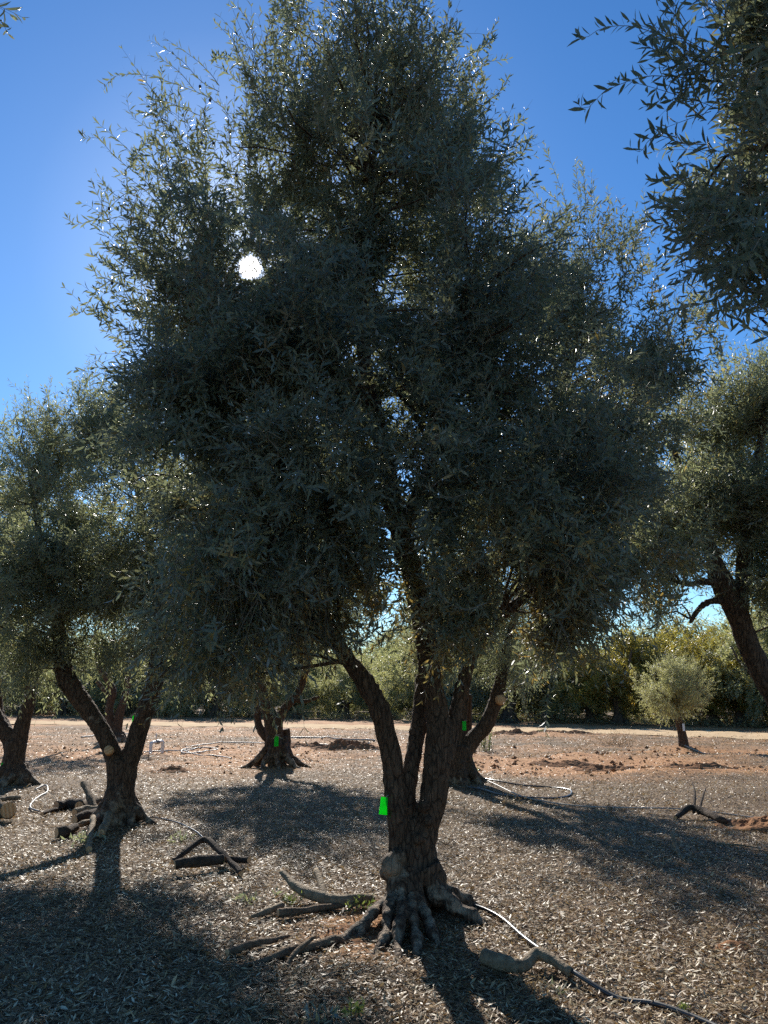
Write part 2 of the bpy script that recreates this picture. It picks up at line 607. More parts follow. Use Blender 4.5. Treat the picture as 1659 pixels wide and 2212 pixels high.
class Crown:
    def __init__(self):
        self.lv, self.lq, self.lt, self.var, self.n = [], [], [], [], 0
        self.sv, self.sq, self.sn = [], [], 0

    def leaves(self, base, d, nrm, ln, wd, curl, var, lod, mask=None):
        if mask is not None:
            base, d, nrm, ln, wd, curl, var = [a[mask] for a in (base, d, nrm, ln, wd, curl, var)]
        if not len(base):
            return
        V, q, t, k = leaf_geo(base, d, nrm, ln, wd, curl, lod)
        self.lv.append(V)
        self.lq.append(q + self.n)
        if len(t):
            self.lt.append(t + self.n)
        self.var.append(np.repeat(var, k))
        self.n += len(V)

    def stems(self, C, r0, r1):
        """C (N,K,3) centre lines -> triangular tubes"""
        N, K, _ = C.shape
        if not N:
            return
        T = unit(np.gradient(C, axis=1))
        ref = np.where(np.abs(T[..., 2:3]) > 0.85, np.array([1.0, 0, 0]), np.array([0, 0, 1.0]))
        A = unit(np.cross(T, ref))
        B = np.cross(T, A)
        rr = np.linspace(0, 1, K)[None, :, None]
        r0 = np.asarray(r0).reshape(-1, 1, 1)
        r = r0 * (1 - rr) + r1 * rr
        ring = []
        for a in (0, 2.094, 4.189):
            ring.append(C + (A * math.cos(a) + B * math.sin(a)) * r)
        V = np.stack(ring, 2).reshape(-1, 3)
        n0 = (np.arange(N)[:, None, None] * K + np.arange(K - 1)[None, :, None]) * 3
        j = np.arange(3)[None, None, :]
        j2 = (j + 1) % 3
        q = np.stack([n0 + j, n0 + j2, n0 + 3 + j2, n0 + 3 + j], -1).reshape(-1, 4)
        self.sv.append(V)
        self.sq.append(q + self.sn)
        self.sn += len(V)

    def shoots(self, P, D, L, droop, npair, ln, wd, lod=0, stem=True, var_shift=0.0, spread=0.9, cull=None, sr=0.0022):
        """leafy shoots from P along D, leaves in opposite pairs."""
        n = len(P)
        if not n:
            return
        D = unit(D)
        K = npair
        t = (np.arange(K) + 0.6) / K
        t = np.repeat(t, 2)
        kk = len(t)
        tt = t[None, :, None]
        dz = np.array([0, 0, -1.0])
        C = P[:, None, :] + D[:, None, :] * (L[:, None, None] * tt) + dz * (droop[:, None, None] * L[:, None, None] * tt ** 2)
        T = unit(D[:, None, :] + dz * (2 * droop[:, None, None] * tt) + 0 * C)
        ref = np.where(np.abs(T[..., 2:3]) > 0.9, np.array([1.0, 0, 0]), np.array([0, 0, 1.0]))
        A = unit(np.cross(T, ref))
        B = np.cross(T, A)
        phi0 = rng.uniform(0, 6.283, n)[:, None]
        phi = phi0 + (np.arange(kk)[None, :] // 2) * 1.571 + (np.arange(kk)[None, :] % 2) * math.pi
        phi = phi + rng.normal(0, .35, (n, kk))
        S = A * np.cos(phi)[..., None] + B * np.sin(phi)[..., None]
        ang = rng.normal(spread, .22, (n, kk))
        ang = np.clip(ang * (1.15 - 0.55 * t[None, :]), .2, 1.7)
        d = T * np.cos(ang)[..., None] + S * np.sin(ang)[..., None]
        d = unit(d + np.array([0, 0, -.12]) + rng.normal(0, .08, d.shape))
        nr = T * np.sin(ang)[..., None] - S * np.cos(ang)[..., None]
        nr = nr + rng.normal(0, .25, nr.shape)
        nr = unit(nr - d * np.sum(nr * d, -1, keepdims=True))
        size = (ln * rng.uniform(.7, 1.2, (n, kk)) * (1 - .45 * t[None, :] ** 3))
        wid = size * (wd / ln) * rng.uniform(.8, 1.25, (n, kk))
        curl = rng.normal(.10, .10, (n, kk))
        var = np.clip(rng.uniform(0, 1, (n, 1)) * .55 + rng.uniform(0, 1, (n, kk)) ** 1.5 * .42 + var_shift, 0, 1)
        f = lambda a: a.reshape(-1, a.shape[-1]) if a.ndim == 3 else a.ravel()
        base = f(C)
        mask = rng.uniform(0, 1, len(base)) > 0.10
        if cull is not None:
            mask &= cull(base + f(d) * f(size)[:, None] * .5)
        self.leaves(base, f(d), f(nr), f(size), f(wid), f(curl), f(var), lod, mask)
        if stem:
            tq = np.linspace(-.12, .97, 5)[None, :, None]
            CS = P[:, None, :] + D[:, None, :] * (L[:, None, None] * tq) + dz * (droop[:, None, None] * L[:, None, None] * tq ** 2)
            self.stems(CS, np.full(n, sr), .0007)

    def whip(self, pts, gap, ln, wd, r0=.004, lod=0, bare=0.0):
        """one long twig following pts (tip first), pairs of leaves along it"""
        pts = np.asarray(pts, float)
        seg = np.linalg.norm(np.diff(pts, axis=0), axis=1).sum()
        n = max(3, int(seg / gap))
        C, _ = spline(pts, np.ones(len(pts)), n)
        T = unit(-np.gradient(C, axis=0))      # towards the tip
        keep = np.arange(n) <= n * (1 - bare)
        C2, T2 = np.repeat(C[keep], 2, 0), np.repeat(T[keep], 2, 0)
        m = len(C2)
        ref = np.where(np.abs(T2[:, 2:3]) > .9, np.array([1.0, 0, 0]), np.array([0, 0, 1.0]))
        A = unit(np.cross(T2, ref))
        B = np.cross(T2, A)
        phi = (np.arange(m) // 2) * 1.571 + (np.arange(m) % 2) * math.pi + rng.normal(.5, .35, m)
        S = A * np.cos(phi)[:, None] + B * np.sin(phi)[:, None]
        ang = np.clip(rng.normal(.85, .2, m), .3, 1.5)
        d = unit(T2 * np.cos(ang)[:, None] + S * np.sin(ang)[:, None] + np.array([0, 0, .25]))
        nr = T2 * np.sin(ang)[:, None] - S * np.cos(ang)[:, None] + rng.normal(0, .25, (m, 3))
        nr = unit(nr - d * np.sum(nr * d, 1, keepdims=True))
        size = ln * rng.uniform(.7, 1.2, m) * np.clip(.5 + np.arange(m) / 8.0, .5, 1)
        self.leaves(C2, d, nr, size, size * wd / ln, rng.normal(.1, .1, m), rng.uniform(0, .8, m), lod,
                    rng.uniform(0, 1, m) > .12)
        K = min(n, 14)
        CC, _ = spline(pts[::-1], np.ones(len(pts)), K)
        self.stems(CC[None], np.array([r0]), .0009)

    def mesh(self, name, leafm, twigm):
        V = [np.vstack(self.lv)] if self.lv else []
        off = self.n
        faces, mi = [], []
        if self.lq:
            faces.append(np.vstack(self.lq)); mi.append(0)
        if self.lt:
            faces.append(np.vstack(self.lt)); mi.append(0)
        var = [np.concatenate(self.var)] if self.var else []
        if self.sv:
            sv = np.vstack(self.sv)
            V.append(sv)
            faces.append(np.vstack(self.sq) + off); mi.append(1)
            var.append(np.full(len(sv), .3))
        return mesh_np(name, np.vstack(V), faces, [leafm, twigm], mi, {'var': np.concatenate(var)})


def sun_gap(p, r0=.92, r1=2.6, keep=.5):  # added gap: cone of leaves cut along the eye-to-sun line
    """drops leaves near the line from camera to sun, so its disc shows through"""
    v = unit(p - EYE)
    a = np.degrees(np.arccos(np.clip(v @ SUN, -1, 1)))
    return (a > r0) & ((a > r1) | (rng.uniform(0, 1, len(p)) < keep))


def lobe_points(c, r, n, shell=.55, clump=1.3, thr=-.15, seed=0, tries=6):
    out = []
    need = n
    for _ in range(tries):
        m = need * 3
        v = unit(rng.normal(size=(m, 3)))
        rad = rng.uniform(0, 1, m) ** shell
        wob = 1 + .22 * vnoise(v * 2.3 + c, seed + 5)
        p = c + v * (rad * wob)[:, None] * r
        k = vnoise(p * clump, seed) + .5 * vnoise(p * clump * 2.7, seed + 1) > thr
        p = p[k & (p[:, 2] > .55)]
        out.append(p)
        need = n - sum(len(o) for o in out)
        if need <= 0:
            break
    return np.vstack(out)[:n]


def fill_lobe(cr, c, r, n, up=.5, droop=.25, L=(.2, .38), npair=6, ln=.082, wd=.0178, lod=0, stem=True, pcull=None,
              seed=0, var_shift=0., cull=None, thr=-.22, shell=.55, clump=1.15, outw=1.0, spread=1.0, hang=0.0):
    c = np.asarray(c, float)
    r = np.asarray(r, float)
    per = 9
    Q = lobe_points(c, r, max(2, n // per), shell, clump, thr, seed)
    o = unit((Q - c) / r + np.array([0, 0, .15]))
    QD = unit(o * outw + np.array([0, 0, up + .25]) + rng.normal(0, .38, Q.shape))
    k = rng.integers(max(3, per - 5), per + 6, len(Q))
    idx = np.repeat(np.arange(len(Q)), k)
    m = len(idx)
    along = rng.uniform(-.22, .16, m)[:, None]
    P = Q[idx] + QD[idx] * along + rng.normal(0, .05, (m, 3))
    D = QD[idx] + rng.normal(0, .36, (m, 3))
    LL = rng.uniform(L[0], L[1], m) * np.where(along[:, 0] > .05, 1.0, .8)
    dr = np.clip(rng.normal(droop * .45, .18, m), -.4, .8)
    if hang > 0:
        h = (rng.uniform(0, 1, len(Q)) < hang * .7)[idx]
        D[h] = D[h] * .5 + np.array([0, 0, -.7])
        dr[h] = .15
    if pcull is not None:
        kp = pcull(P)
        P, D, LL, dr = P[kp], D[kp], LL[kp], dr[kp]
    cr.shoots(P, D, LL, dr, npair, ln, wd, lod, stem, var_shift, spread, cull)
    return Q


# ------------------------------------------------------------------ trees
def limb_px(rows, dd=0.0):
    """rows of (px, py, Y, width_px) -> points, radii"""
    P = [at(a, b, y) for a, b, y, w in rows]
    r = [w * .5 * mpp(a, b, y) for a, b, y, w in rows]
    return np.array(P), np.array(r)


def branch_net(acc, limbs, targets, r0=.016, r1=.004, seg=5, n=7):
    """boughs that leave the limbs and reach the foliage"""
    LP = np.vstack([l for l, _ in limbs])
    LR = np.concatenate([r for _, r in limbs])
    for tg in targets:
        d = np.linalg.norm(LP - tg, axis=1) + .8 * np.maximum(0, LP[:, 2] - tg[2])
        i = int(np.argmin(d + rng.uniform(0, .5, len(d))))
        a = LP[i]
        m = (a + tg) * .5 + np.array([0, 0, .12 * np.linalg.norm(tg - a)]) + rng.normal(0, .07, 3)
        rr = min(r0 * rng.uniform(.6, 1.3), LR[i] * .8)
        line = a + (tg - a) * np.linspace(0, 1, 9)[:, None]
        if np.degrees(np.arccos(np.clip(unit(line - EYE) @ SUN, -1, 1))).min() < 1.7:
            continue  # boughs left out around the camera's line to the sun
        acc.tube([a, a * .6 + m * .4 + rng.normal(0, .03, 3), m, m * .4 + tg * .6 + rng.normal(0, .04, 3), tg], [rr, rr * .8, rr * .6, (rr + r1) * .35, r1], n, seg, False)


def trunk_mesh(name, acc, branches, voxel, seed, tan_spots=(), root_tan=None, furrow=.007, lump=.012, smooth=2, cut_z=None):
    me = remeshed(acc, voxel, smooth)
    V, N = coords_of(me), normals_of(me)
    q, t = faces_of(me)
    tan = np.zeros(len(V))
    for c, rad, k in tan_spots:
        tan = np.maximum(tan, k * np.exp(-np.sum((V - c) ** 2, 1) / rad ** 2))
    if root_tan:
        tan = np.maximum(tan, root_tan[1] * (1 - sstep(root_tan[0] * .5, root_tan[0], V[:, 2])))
    fz = np.abs(vnoise(V * np.array([22, 22, 3.2]) + 3.0 * np.stack([vnoise(V * 3, seed + 9)] * 3, 1), seed))
    f2 = vnoise(V * np.array([55, 55, 14]), seed + 1)
    lm = vnoise(V * np.array([6, 6, 3.5]), seed + 2)
    k = np.clip(1 - tan, .15, 1)
    V = V + N * ((fz - .3) * 2 * furrow * k + f2 * furrow * .45 * k + lm * lump)[:, None]
    bv, bq, bt = branches.get()
    off = len(V)
    V2 = np.vstack([V, bv])
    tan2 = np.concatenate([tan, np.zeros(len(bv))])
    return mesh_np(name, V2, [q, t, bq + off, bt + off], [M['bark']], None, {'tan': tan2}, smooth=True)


def roots(acc, base, n, r_in, reach, zr, rad, seed, span=(0, 6.283), knob=.25):
    rr = np.random.default_rng(seed)
    for i in range(n):
        a = span[0] + (span[1] - span[0]) * (i + rr.uniform(-.3, .3)) / n
        d = np.array([math.cos(a), math.sin(a), 0])
        rch = reach * rr.uniform(.75, 1.2)
        z0 = zr * rr.uniform(.8, 1.2)
        p = []
        rads = []
        for k, u in enumerate((0, .18, .38, .58, .8, 1.0)):
            p.append(base + d * (r_in + (rch - r_in) * u ** 1.15) + np.array([0, 0, z0 * (1 - u) ** 1.7 - .05 * u])
                     + np.array([-d[1], d[0], 0]) * rr.normal(0, .02))
            rads.append(rad * (1.15 - .5 * u) * (1 + knob * rr.uniform(-1, 1)))
        P, R_ = spline(p, rads, 26)
        R_ = R_ * (1 + knob * .55 * np.sin(np.linspace(0, rr.uniform(14, 22), 26) + rr.uniform(0, 6)))
        acc.add(*tube(P, R_, 10))


def stub(name, parent, p, d, r, ln=.05, mat='stub'):
    """pruning cut: short collar with a sawn face"""
    d = np.asarray(d, float) / np.linalg.norm(d)
    P = np.array([p - d * .03, p + d * ln * .8, p + d * ln])
    V, q, t = tube(P, [r * 1.05, r, r * .94], 14)
    o = link(name, mesh_np(name, V, [q, t], [M[mat]], None, None, True), parent)
    return o


TREES = {}


def make_tree(key, label, base, limbs, lobes, voxel, seed, root=None, trunk_tan=(), root_tan=None, leaf='leaf', group=None,
              lod=1, nbr=60, whips=(), extra=None, cull=None, furrow=.007, lump=.012, smooth=2, name='olive_tree', br=.016, twig='twig', blobs=(), dens=2.3, fingers=(), pcull=None):
    e = empty(name, base)
    tag(e, label, 'tree', group)
    trunk_tan = list(trunk_tan)
    acc = Acc()
    L = []
    for rows in limbs:
        P, r = limb_px(rows)
        S, sr = spline(P, r, max(16, len(P) * 6))
        acc.add(*tube(S, sr, 16))
        L.append((S, sr))
    if root:
        for kw in root:
            roots(acc, base, **kw)
    for a_, b_, fr_ in fingers:
        p0 = at(*a_)
        p1 = gnd(*b_)
        p1[2] = h1(p1[0], p1[1]) - .03
        rr = np.random.default_rng(int(b_[0]))
        hz = np.array([0, 0, 1.0])
        pp = [p0 + (p0 - p1) * np.array([.5, .5, 0]) * .5 + hz * .14, p0]
        for u_ in (.25, .5, .75, 1.0, 1.18):
            q2 = p0 + (p1 - p0) * u_
            g2 = h1(q2[0], q2[1])
            q2[2] = g2 + fr_ * (.75 - .9 * u_ ** 3) + max(0, p0[2] - g2 - fr_ * .5) * max(0, 1 - u_) ** 1.4
            pp.append(q2)
        pp = [p + rr.normal(0, .009, 3) for p in pp]
        S, sr = spline(pp, [fr_ * 1.5, fr_ * 1.2, fr_, fr_ * .95, fr_ * .95, fr_ * .8, fr_ * .5], 40)
        sr = sr * (1 + .13 * np.sin(np.linspace(0, rr.uniform(24, 34), 40) + rr.uniform(0, 6)) + .09 * np.sin(np.linspace(0, rr.uniform(8, 14), 40) + rr.uniform(0, 6)))
        acc.add(*tube(S, sr, 12))
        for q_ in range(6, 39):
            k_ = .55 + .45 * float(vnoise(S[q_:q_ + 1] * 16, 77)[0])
            trunk_tan.append((S[q_] + np.array([0, -.55, .55]) * sr[q_], sr[q_] * .92, .2 + .8 * k_))  # tan on upper front only; bark left dark between roots as painted cavity shade
    for c_, r_ in blobs:
        z_ = np.linspace(-1, 1, 9)
        acc.add(*tube(np.stack([np.full(9, c_[0]), np.full(9, c_[1]), c_[2] + z_ * r_], 1), r_ * np.sqrt(np.clip(1 - z_ ** 2, .02, 1)), 12))
    cr = Crown()
    tg = []
    for lb in lobes:
        lb = dict(lb)
        lb['n'] = int(lb['n'] * dens)
        px, py, Y = lb.pop('c')
        rx, ry, dep = lb.pop('r')
        c = at(px, py, Y)
        s = mpp(px, py, Y)
        P = fill_lobe(cr, c, (rx * s, dep, ry * s), cull=cull, pcull=pcull, seed=seed, **{**dict(lod=lod), **lb})
        k = max(3, int(nbr * len(P) * 8 / 1000 / dens))
        tg += list(P[rng.integers(0, len(P), k)])
    for w in whips:
        cr.whip(**w)
    if extra:
        extra(cr)
    br_acc = Acc()
    Lup = [(S[len(S) // 3:], r[len(S) // 3:]) for S, r in L]
    branch_net(br_acc, Lup, tg, br)
    link('trunk', trunk_mesh('trunk', acc, br_acc, voxel, seed, trunk_tan, root_tan, furrow, lump, smooth), e)
    link('crown', cr.mesh('crown', M[leaf], M[twig]), e)
    TREES[key] = e
    return e


# ground swellings first, they shape everything placed later
B_MAIN = np.array([*gnd(897, 1972)[:2], 0.0]); B_MAIN[2] = 0
B_LEFT = gnd(252, 1790)
B_FLEFT = gnd(30, 1700)
B_MID = gnd(597, 1662)
B_RB = gnd(990, 1698)
B_BL = gnd(246, 1606)
B_YOUNG = gnd(1478, 1617)
for b, rr_, hh_ in ((B_MAIN, .75, .015), (B_LEFT, .8, .07), (B_FLEFT, .8, .06), (B_MID, .9, .06), (B_RB, .9, .06), (B_YOUNG, 1.0, .1)):
    MOUNDS.append((b[0], b[1], rr_, hh_))
for (px, py, rad, hh_) in ((1270, 1640, .8, .10), (1420, 1672, .7, .12), (1540, 1668, .8, .10), (1110, 1600, 1.4, .12), (1200, 1590, 1.2, .1), (1630, 1640, 1.5, .12)):
    g_ = gnd(px, py)
    MOUNDS.append((g_[0], g_[1], rad, hh_))
for (px, py, rad, hh_) in ((900, 1630, 1.2, .1), (700, 1600, 1.5, .1), (480, 1600, 1.4, .09), (1580, 1625, 1.4, -.12)):
    g_ = gnd(px, py)
    MOUNDS.append((g_[0], g_[1], rad, hh_))


def on_ground(px, py, dz=0.0):
    g = gnd(px, py)
    return np.array([g[0], g[1], h1(g[0], g[1]) + dz])


for b in (B_MAIN, B_LEFT, B_FLEFT, B_MID, B_RB, B_BL, B_YOUNG):
    b[2] = h1(b[0], b[1]) - .02


# ---------------- main olive tree
def z1(x, y):
    return (109.7 + .3307 * x, .3307 * y)


def z2(x, y):
    return (603.5 + .3637 * x, .3637 * y)


def z3(x, y):
    return (1042.3 + .3719 * x, .3719 * y)


def W(conv, pts, Y0, Y1, **kw):
    n = len(pts)
    out = []
    for i, p in enumerate(pts):
        X, Yp = conv(*p)
        out.append(at(X, Yp, Y0 + (Y1 - Y0) * i / max(1, n - 1)))
    return dict(pts=out, **kw)


YM = float(B_MAIN[1])
wk = dict(gap=.036, ln=.075, wd=.0145)
main_whips = [W(z1, p, YM - .5 + random.uniform(-.4, .3), YM - .1, **wk) for p in (
    [(345, 585), (400, 510), (500, 485), (650, 495), (800, 545), (950, 600), (1100, 680), (1250, 870), (1350, 1050)],
    [(650, 265), (750, 320), (860, 400), (980, 530), (1100, 600)],
    [(740, 245), (850, 320), (960, 400), (1050, 490), (1100, 560)],
    [(650, 360), (760, 410), (850, 480), (930, 580)],
    [(495, 615), (520, 740), (610, 820), (740, 870), (880, 930), (1000, 1050)],
    [(200, 880), (230, 905), (310, 900), (370, 970), (450, 1050), (600, 1170), (760, 1330), (850, 1500)],
    [(300, 800), (400, 880), (520, 990), (640, 1090), (760, 1180), (860, 1300)],
    [(105, 1415), (150, 1465), (260, 1445), (340, 1400), (420, 1320), (520, 1250), (700, 1230)],
    [(300, 1130), (370, 1230), (450, 1290), (560, 1330)],
    [(430, 1120), (500, 1160), (600, 1230), (700, 1330)],
    [(310, 1450), (350, 1510), (450, 1570), (600, 1600)],
    [(430, 1490), (520, 1540), (640, 1600)],
    [(320, 1580), (400, 1640), (520, 1700)],
    [(260, 1660), (350, 1710), (420, 1760), (560, 1800)],
    [(260, 1750), (320, 1800), (450, 1850), (600, 1900)],
    [(145, 2045), (210, 2030), (270, 1940), (330, 1870), (450, 1800)],
    [(275, 2010), (320, 2080), (370, 2120), (440, 2150), (600, 2160)],
    [(340, 2000), (450, 2030), (600, 2050)],
    [(725, 450), (725, 600), (735, 850), (760, 1100)],
    [(835, 580), (835, 800), (860, 1100), (890, 1300)],
    [(1010, 760), (1010, 1000), (1015, 1300), (1060, 1500)],
    [(650, 640), (740, 660), (850, 700), (980, 760)],
    [(640, 860), (720, 960), (760, 1080)],
    [(640, 920), (560, 1010), (520, 1100)],
    [(1070, 150), (1130, 200), (1230, 300), (1280, 420)],
    [(1060, 390), (1110, 375), (1200, 390), (1300, 430)],
    [(1100, 430), (1170, 490), (1250, 540), (1280, 620), (1270, 800)],
    [(1165, 40), (1230, 60), (1300, 160), (1330, 320)],
    [(1600, 40), (1500, 60), (1440, 140), (1400, 300)],
    [(560, 1420), (620, 1500), (720, 1600)],
    [(450, 1700), (560, 1690), (700, 1720)],
)]
main_whips += [W(z2, p, YM - .6 + random.uniform(-.4, .3), YM - .1, **wk) for p in (
    [(1300, 120), (1250, 200), (1150, 320), (1050, 420), (950, 520)],
    [(1270, 230), (1200, 290), (1120, 330)],
    [(1360, 350), (1250, 365), (1150, 375), (1050, 430)],
    [(1360, 460), (1320, 530), (1250, 590), (1150, 640)],
    [(1460, 715), (1400, 735), (1300, 730), (1200, 740), (1080, 780)],
    [(1490, 800), (1450, 900), (1380, 970), (1280, 1020), (1180, 1060)],
    [(1440, 850), (1360, 900), (1250, 940)],
    [(1400, 1070), (1350, 1120), (1280, 1140), (1200, 1200)],
    [(1500, 1210), (1400, 1220), (1300, 1230), (1200, 1260)],
    [(890, 70), (920, 150), (930, 220), (930, 340)],
    [(380, 30), (400, 130), (380, 230), (350, 320), (340, 450)],
    [(240, 50), (260, 130), (290, 200), (300, 330)],
    [(520, 20), (540, 120), (610, 180), (650, 300)],
    [(880, -10), (820, 100), (750, 200), (690, 320)],
    [(700, -60), (690, 60), (670, 200), (650, 400)],
    [(620, -60), (630, 60), (640, 220), (630, 420)],
    [(780, -40), (740, 80), (700, 200)],
    [(45, 70), (55, 150), (60, 260)],
    [(120, 150), (130, 230), (170, 330)],
    [(1060, 170), (1040, 260), (980, 350)],
    [(790, 150), (800, 240), (770, 340)],
)]
main_whips += [W(z3, p, 7.6, 7.5, **wk) for p in (
    [(365, 860), (400, 950), (450, 1080), (480, 1170), (500, 1300)],
    [(540, 930), (550, 1050), (570, 1150), (570, 1300)],
    [(575, 940), (590, 1050), (600, 1200)],
    [(280, 1010), (340, 1090), (420, 1150), (480, 1240)],
    [(245, 1060), (300, 1130), (360, 1200), (420, 1300)],
    [(725, 1090), (740, 1200), (720, 1300), (660, 1420)],
    [(930, 1100), (945, 1250), (900, 1320), (820, 1420)],
    [(640, 1090), (650, 1180), (630, 1300)],
    [(800, 1280), (830, 1380), (800, 1480)],
    [(1160, 1480), (1100, 1520), (1020, 1560)],
    [(1290, 1600), (1220, 1650), (1120, 1660), (1000, 1700)],
    [(1110, 1450), (1060, 1480), (1000, 1500)],
    [(1400, 1860), (1330, 1900), (1230, 1900)],
    [(900, 1440), (930, 1500), (900, 1600)],
)]
# sprays that hang below the crown
for px, py, Y, ln in ((383, 1562, 5.0, .35), (405, 1530, 5.0, .3), (450, 1500, 5.1, .35), (480, 1555, 5.0, .5), (505, 1560, 5.0, .5), (530, 1530, 5.1, .4),
                      (560, 1520, 5.2, .4), (625, 1500, 5.4, .4), (660, 1450, 5.4, .4), (1178, 1590, 5.2, .75), (1107, 1545, 5.2, .5), (1140, 1480, 5.3, .4),
                      (1200, 1500, 5.3, .45), (1240, 1470, 5.3, .4), (1290, 1440, 5.4, .4), (1340, 1490, 5.3, .5), (1380, 1430, 5.3, .4), (1420, 1420, 5.3, .4),
                      (1310, 1500, 5.6, .5), (1170, 1440, 5.5, .4), (740, 1530, 5.6, .4), (420, 1480, 5.2, .4), (1350, 1400, 5.4, .3), (1260, 1410, 5.6, .3)):
    s = mpp(px, py, Y)
    main_whips.append(dict(pts=[at(px, py, Y), at(px + random.uniform(-12, 12), py - ln * .35 / s, Y + .02), at(px + random.uniform(-35, 35), py - ln * .7 / s, Y + .05),
                                at(px + random.uniform(-60, 60), py - ln * 1.1 / s, Y + .15)], gap=.036, ln=.07, wd=.0135, bare=.35))


def main_extra(cr):
    # long, nearly leafless drooping twigs of the inner skirt
    for k in range(150):
        px = rng.uniform(400, 760)
        py = rng.uniform(1060, 1250)
        Y = rng.uniform(4.9, 6.0)
        s = mpp(px, py, Y)
        L = rng.uniform(.5, 1.0)
        dx = rng.normal(-60, 70)
        pts = [at(px, py, Y), at(px + dx * .35, py + L * .2 / s, Y - .05), at(px + dx * .7, py + L * .55 / s, Y - .08), at(px + dx, py + L / s, Y - .08)]
        C, _ = spline(pts, np.ones(4), 8)
        cr.stems(C[None], np.array([.0032]), .001)
    for k in range(110):
        px = rng.uniform(960, 1330)
        py = rng.uniform(1130, 1260)
        Y = rng.uniform(5.2, 6.3)
        s = mpp(px, py, Y)
        L = rng.uniform(.3, .7)
        dx = rng.normal(10, 50)
        pts = [at(px, py, Y), at(px + dx * .35, py + L * .3 / s, Y), at(px + dx, py + L / s, Y)]
        C, _ = spline(pts, np.ones(3), 7)
        cr.stems(C[None], np.array([.003]), .001)
    # arching sprays in front of the dark middle of the crown
    for a in range(46):
        px, py = rng.uniform(420, 1380), rng.uniform(620, 1380)
        Y = rng.uniform(4.5, 5.0)
        s = mpp(px, py, Y)
        dx = rng.choice([-1, 1]) * rng.uniform(.2, .5)
        up = rng.uniform(.05, .35)
        pts = [at(px + dx / s, py - up / s, Y - .15), at(px + dx * .7 / s, py - up * .2 / s, Y - .1), at(px + dx * .35 / s, py + .04 / s, Y), at(px, py, Y + .2)]
        cr.whip(pts, .03, .068, .013, .0032)


yl = YM
main_limbs = [
    # bole
    [(892, 2010, yl + .03, 80), (890, 1940, yl + .02, 80), (888, 1880, yl, 78), (890, 1830, yl, 70), (890, 1790, yl, 54), (889, 1765, yl, 36)],
    # left complex
    [(868, 1900, yl - .02, 62), (866, 1830, yl - .02, 54), (860, 1760, yl - .03, 50), (851, 1690, yl - .03, 44), (845, 1634, yl - .04, 44), (832, 1580, yl - .06, 45), (819, 1530, yl - .08, 45),
     (790, 1477, yl - .1, 41), (752, 1425, yl - .12, 34), (718, 1370, yl - .15, 32), (680, 1290, yl - .1, 28), (630, 1190, yl, 24), (560, 1080, yl + .1, 18), (500, 960, yl + .1, 11)],
    # middle limb
    [(882, 1790, yl + .02, 44), (879, 1740, yl + .03, 42), (881, 1690, yl + .04, 38), (893, 1634, yl + .10, 38), (902, 1582, yl + .18, 37), (908, 1530, yl + .26, 32), (918, 1440, yl + .5, 28), (960, 1330, yl + .8, 24), (1010, 1200, yl + 1.1, 20), (1120, 1000, yl + 1.4, 16), (1230, 800, yl + 1.6, 10)],
    # main right limb
    [(914, 1910, yl + .02, 70), (915, 1830, yl, 54), (924, 1780, yl, 56), (935, 1733, yl, 62), (941, 1686, yl, 59), (945, 1634, yl, 57), (947, 1582, yl + .02, 54), (944, 1530, yl + .04, 46), (934, 1477, yl + .05, 45), (925, 1425, yl + .06, 44),
     (914, 1340, yl + .06, 46), (893, 1250, yl + .05, 48), (868, 1160, yl, 46), (845, 1060, yl, 40), (825, 960, yl, 37), (806, 870, yl, 36), (788, 780, yl, 30), (785, 640, yl - .1, 22), (800, 480, yl - .2, 15), (810, 300, yl - .3, 9)],
    # right bough from the main limb
    [(958, 1640, yl + .05, 44), (972, 1590, yl + .08, 36), (986, 1530, yl + .12, 30), (1000, 1477, yl + .15, 30), (1018, 1420, yl + .2, 28), (1060, 1350, yl + .25, 26), (1130, 1290, yl + .3, 22), (1210, 1200, yl + .3, 17), (1290, 1080, yl + .3, 10)],
    # upper forks
    [(868, 1160, yl, 34), (910, 1050, yl - .15, 28), (960, 920, yl - .3, 22), (1000, 760, yl - .4, 16), (1010, 580, yl - .4, 9)],
    [(806, 870, yl, 26), (730, 800, yl - .1, 22), (640, 740, yl - .2, 17), (540, 710, yl - .25, 12), (430, 660, yl - .3, 7)],
]
cull = lambda p: sun_gap(p)
WIN = np.array([at(*a) for a in ((918, 1340, yl), (893, 1250, yl), (868, 1160, yl), (845, 1060, yl), (825, 960, yl), (806, 870, yl), (788, 780, yl))])
WIN, _ = spline(WIN, np.ones(7), 30)


def limb_window(P):
    """few sprigs grow straight in front of the rising main limb"""
    dx = np.abs(P[:, None, 0] - WIN[None, :, 0] * (P[:, None, 1] / WIN[None, :, 1]))
    dz = np.abs((P[:, None, 2] - 1.5) - (WIN[None, :, 2] - 1.5) * (P[:, None, 1] / WIN[None, :, 1]))
    near = (np.sqrt(dx ** 2 + dz ** 2).min(1) < .17) & (P[:, 1] < yl + .5)
    return ~near | (rng.uniform(0, 1, len(P)) < .22)


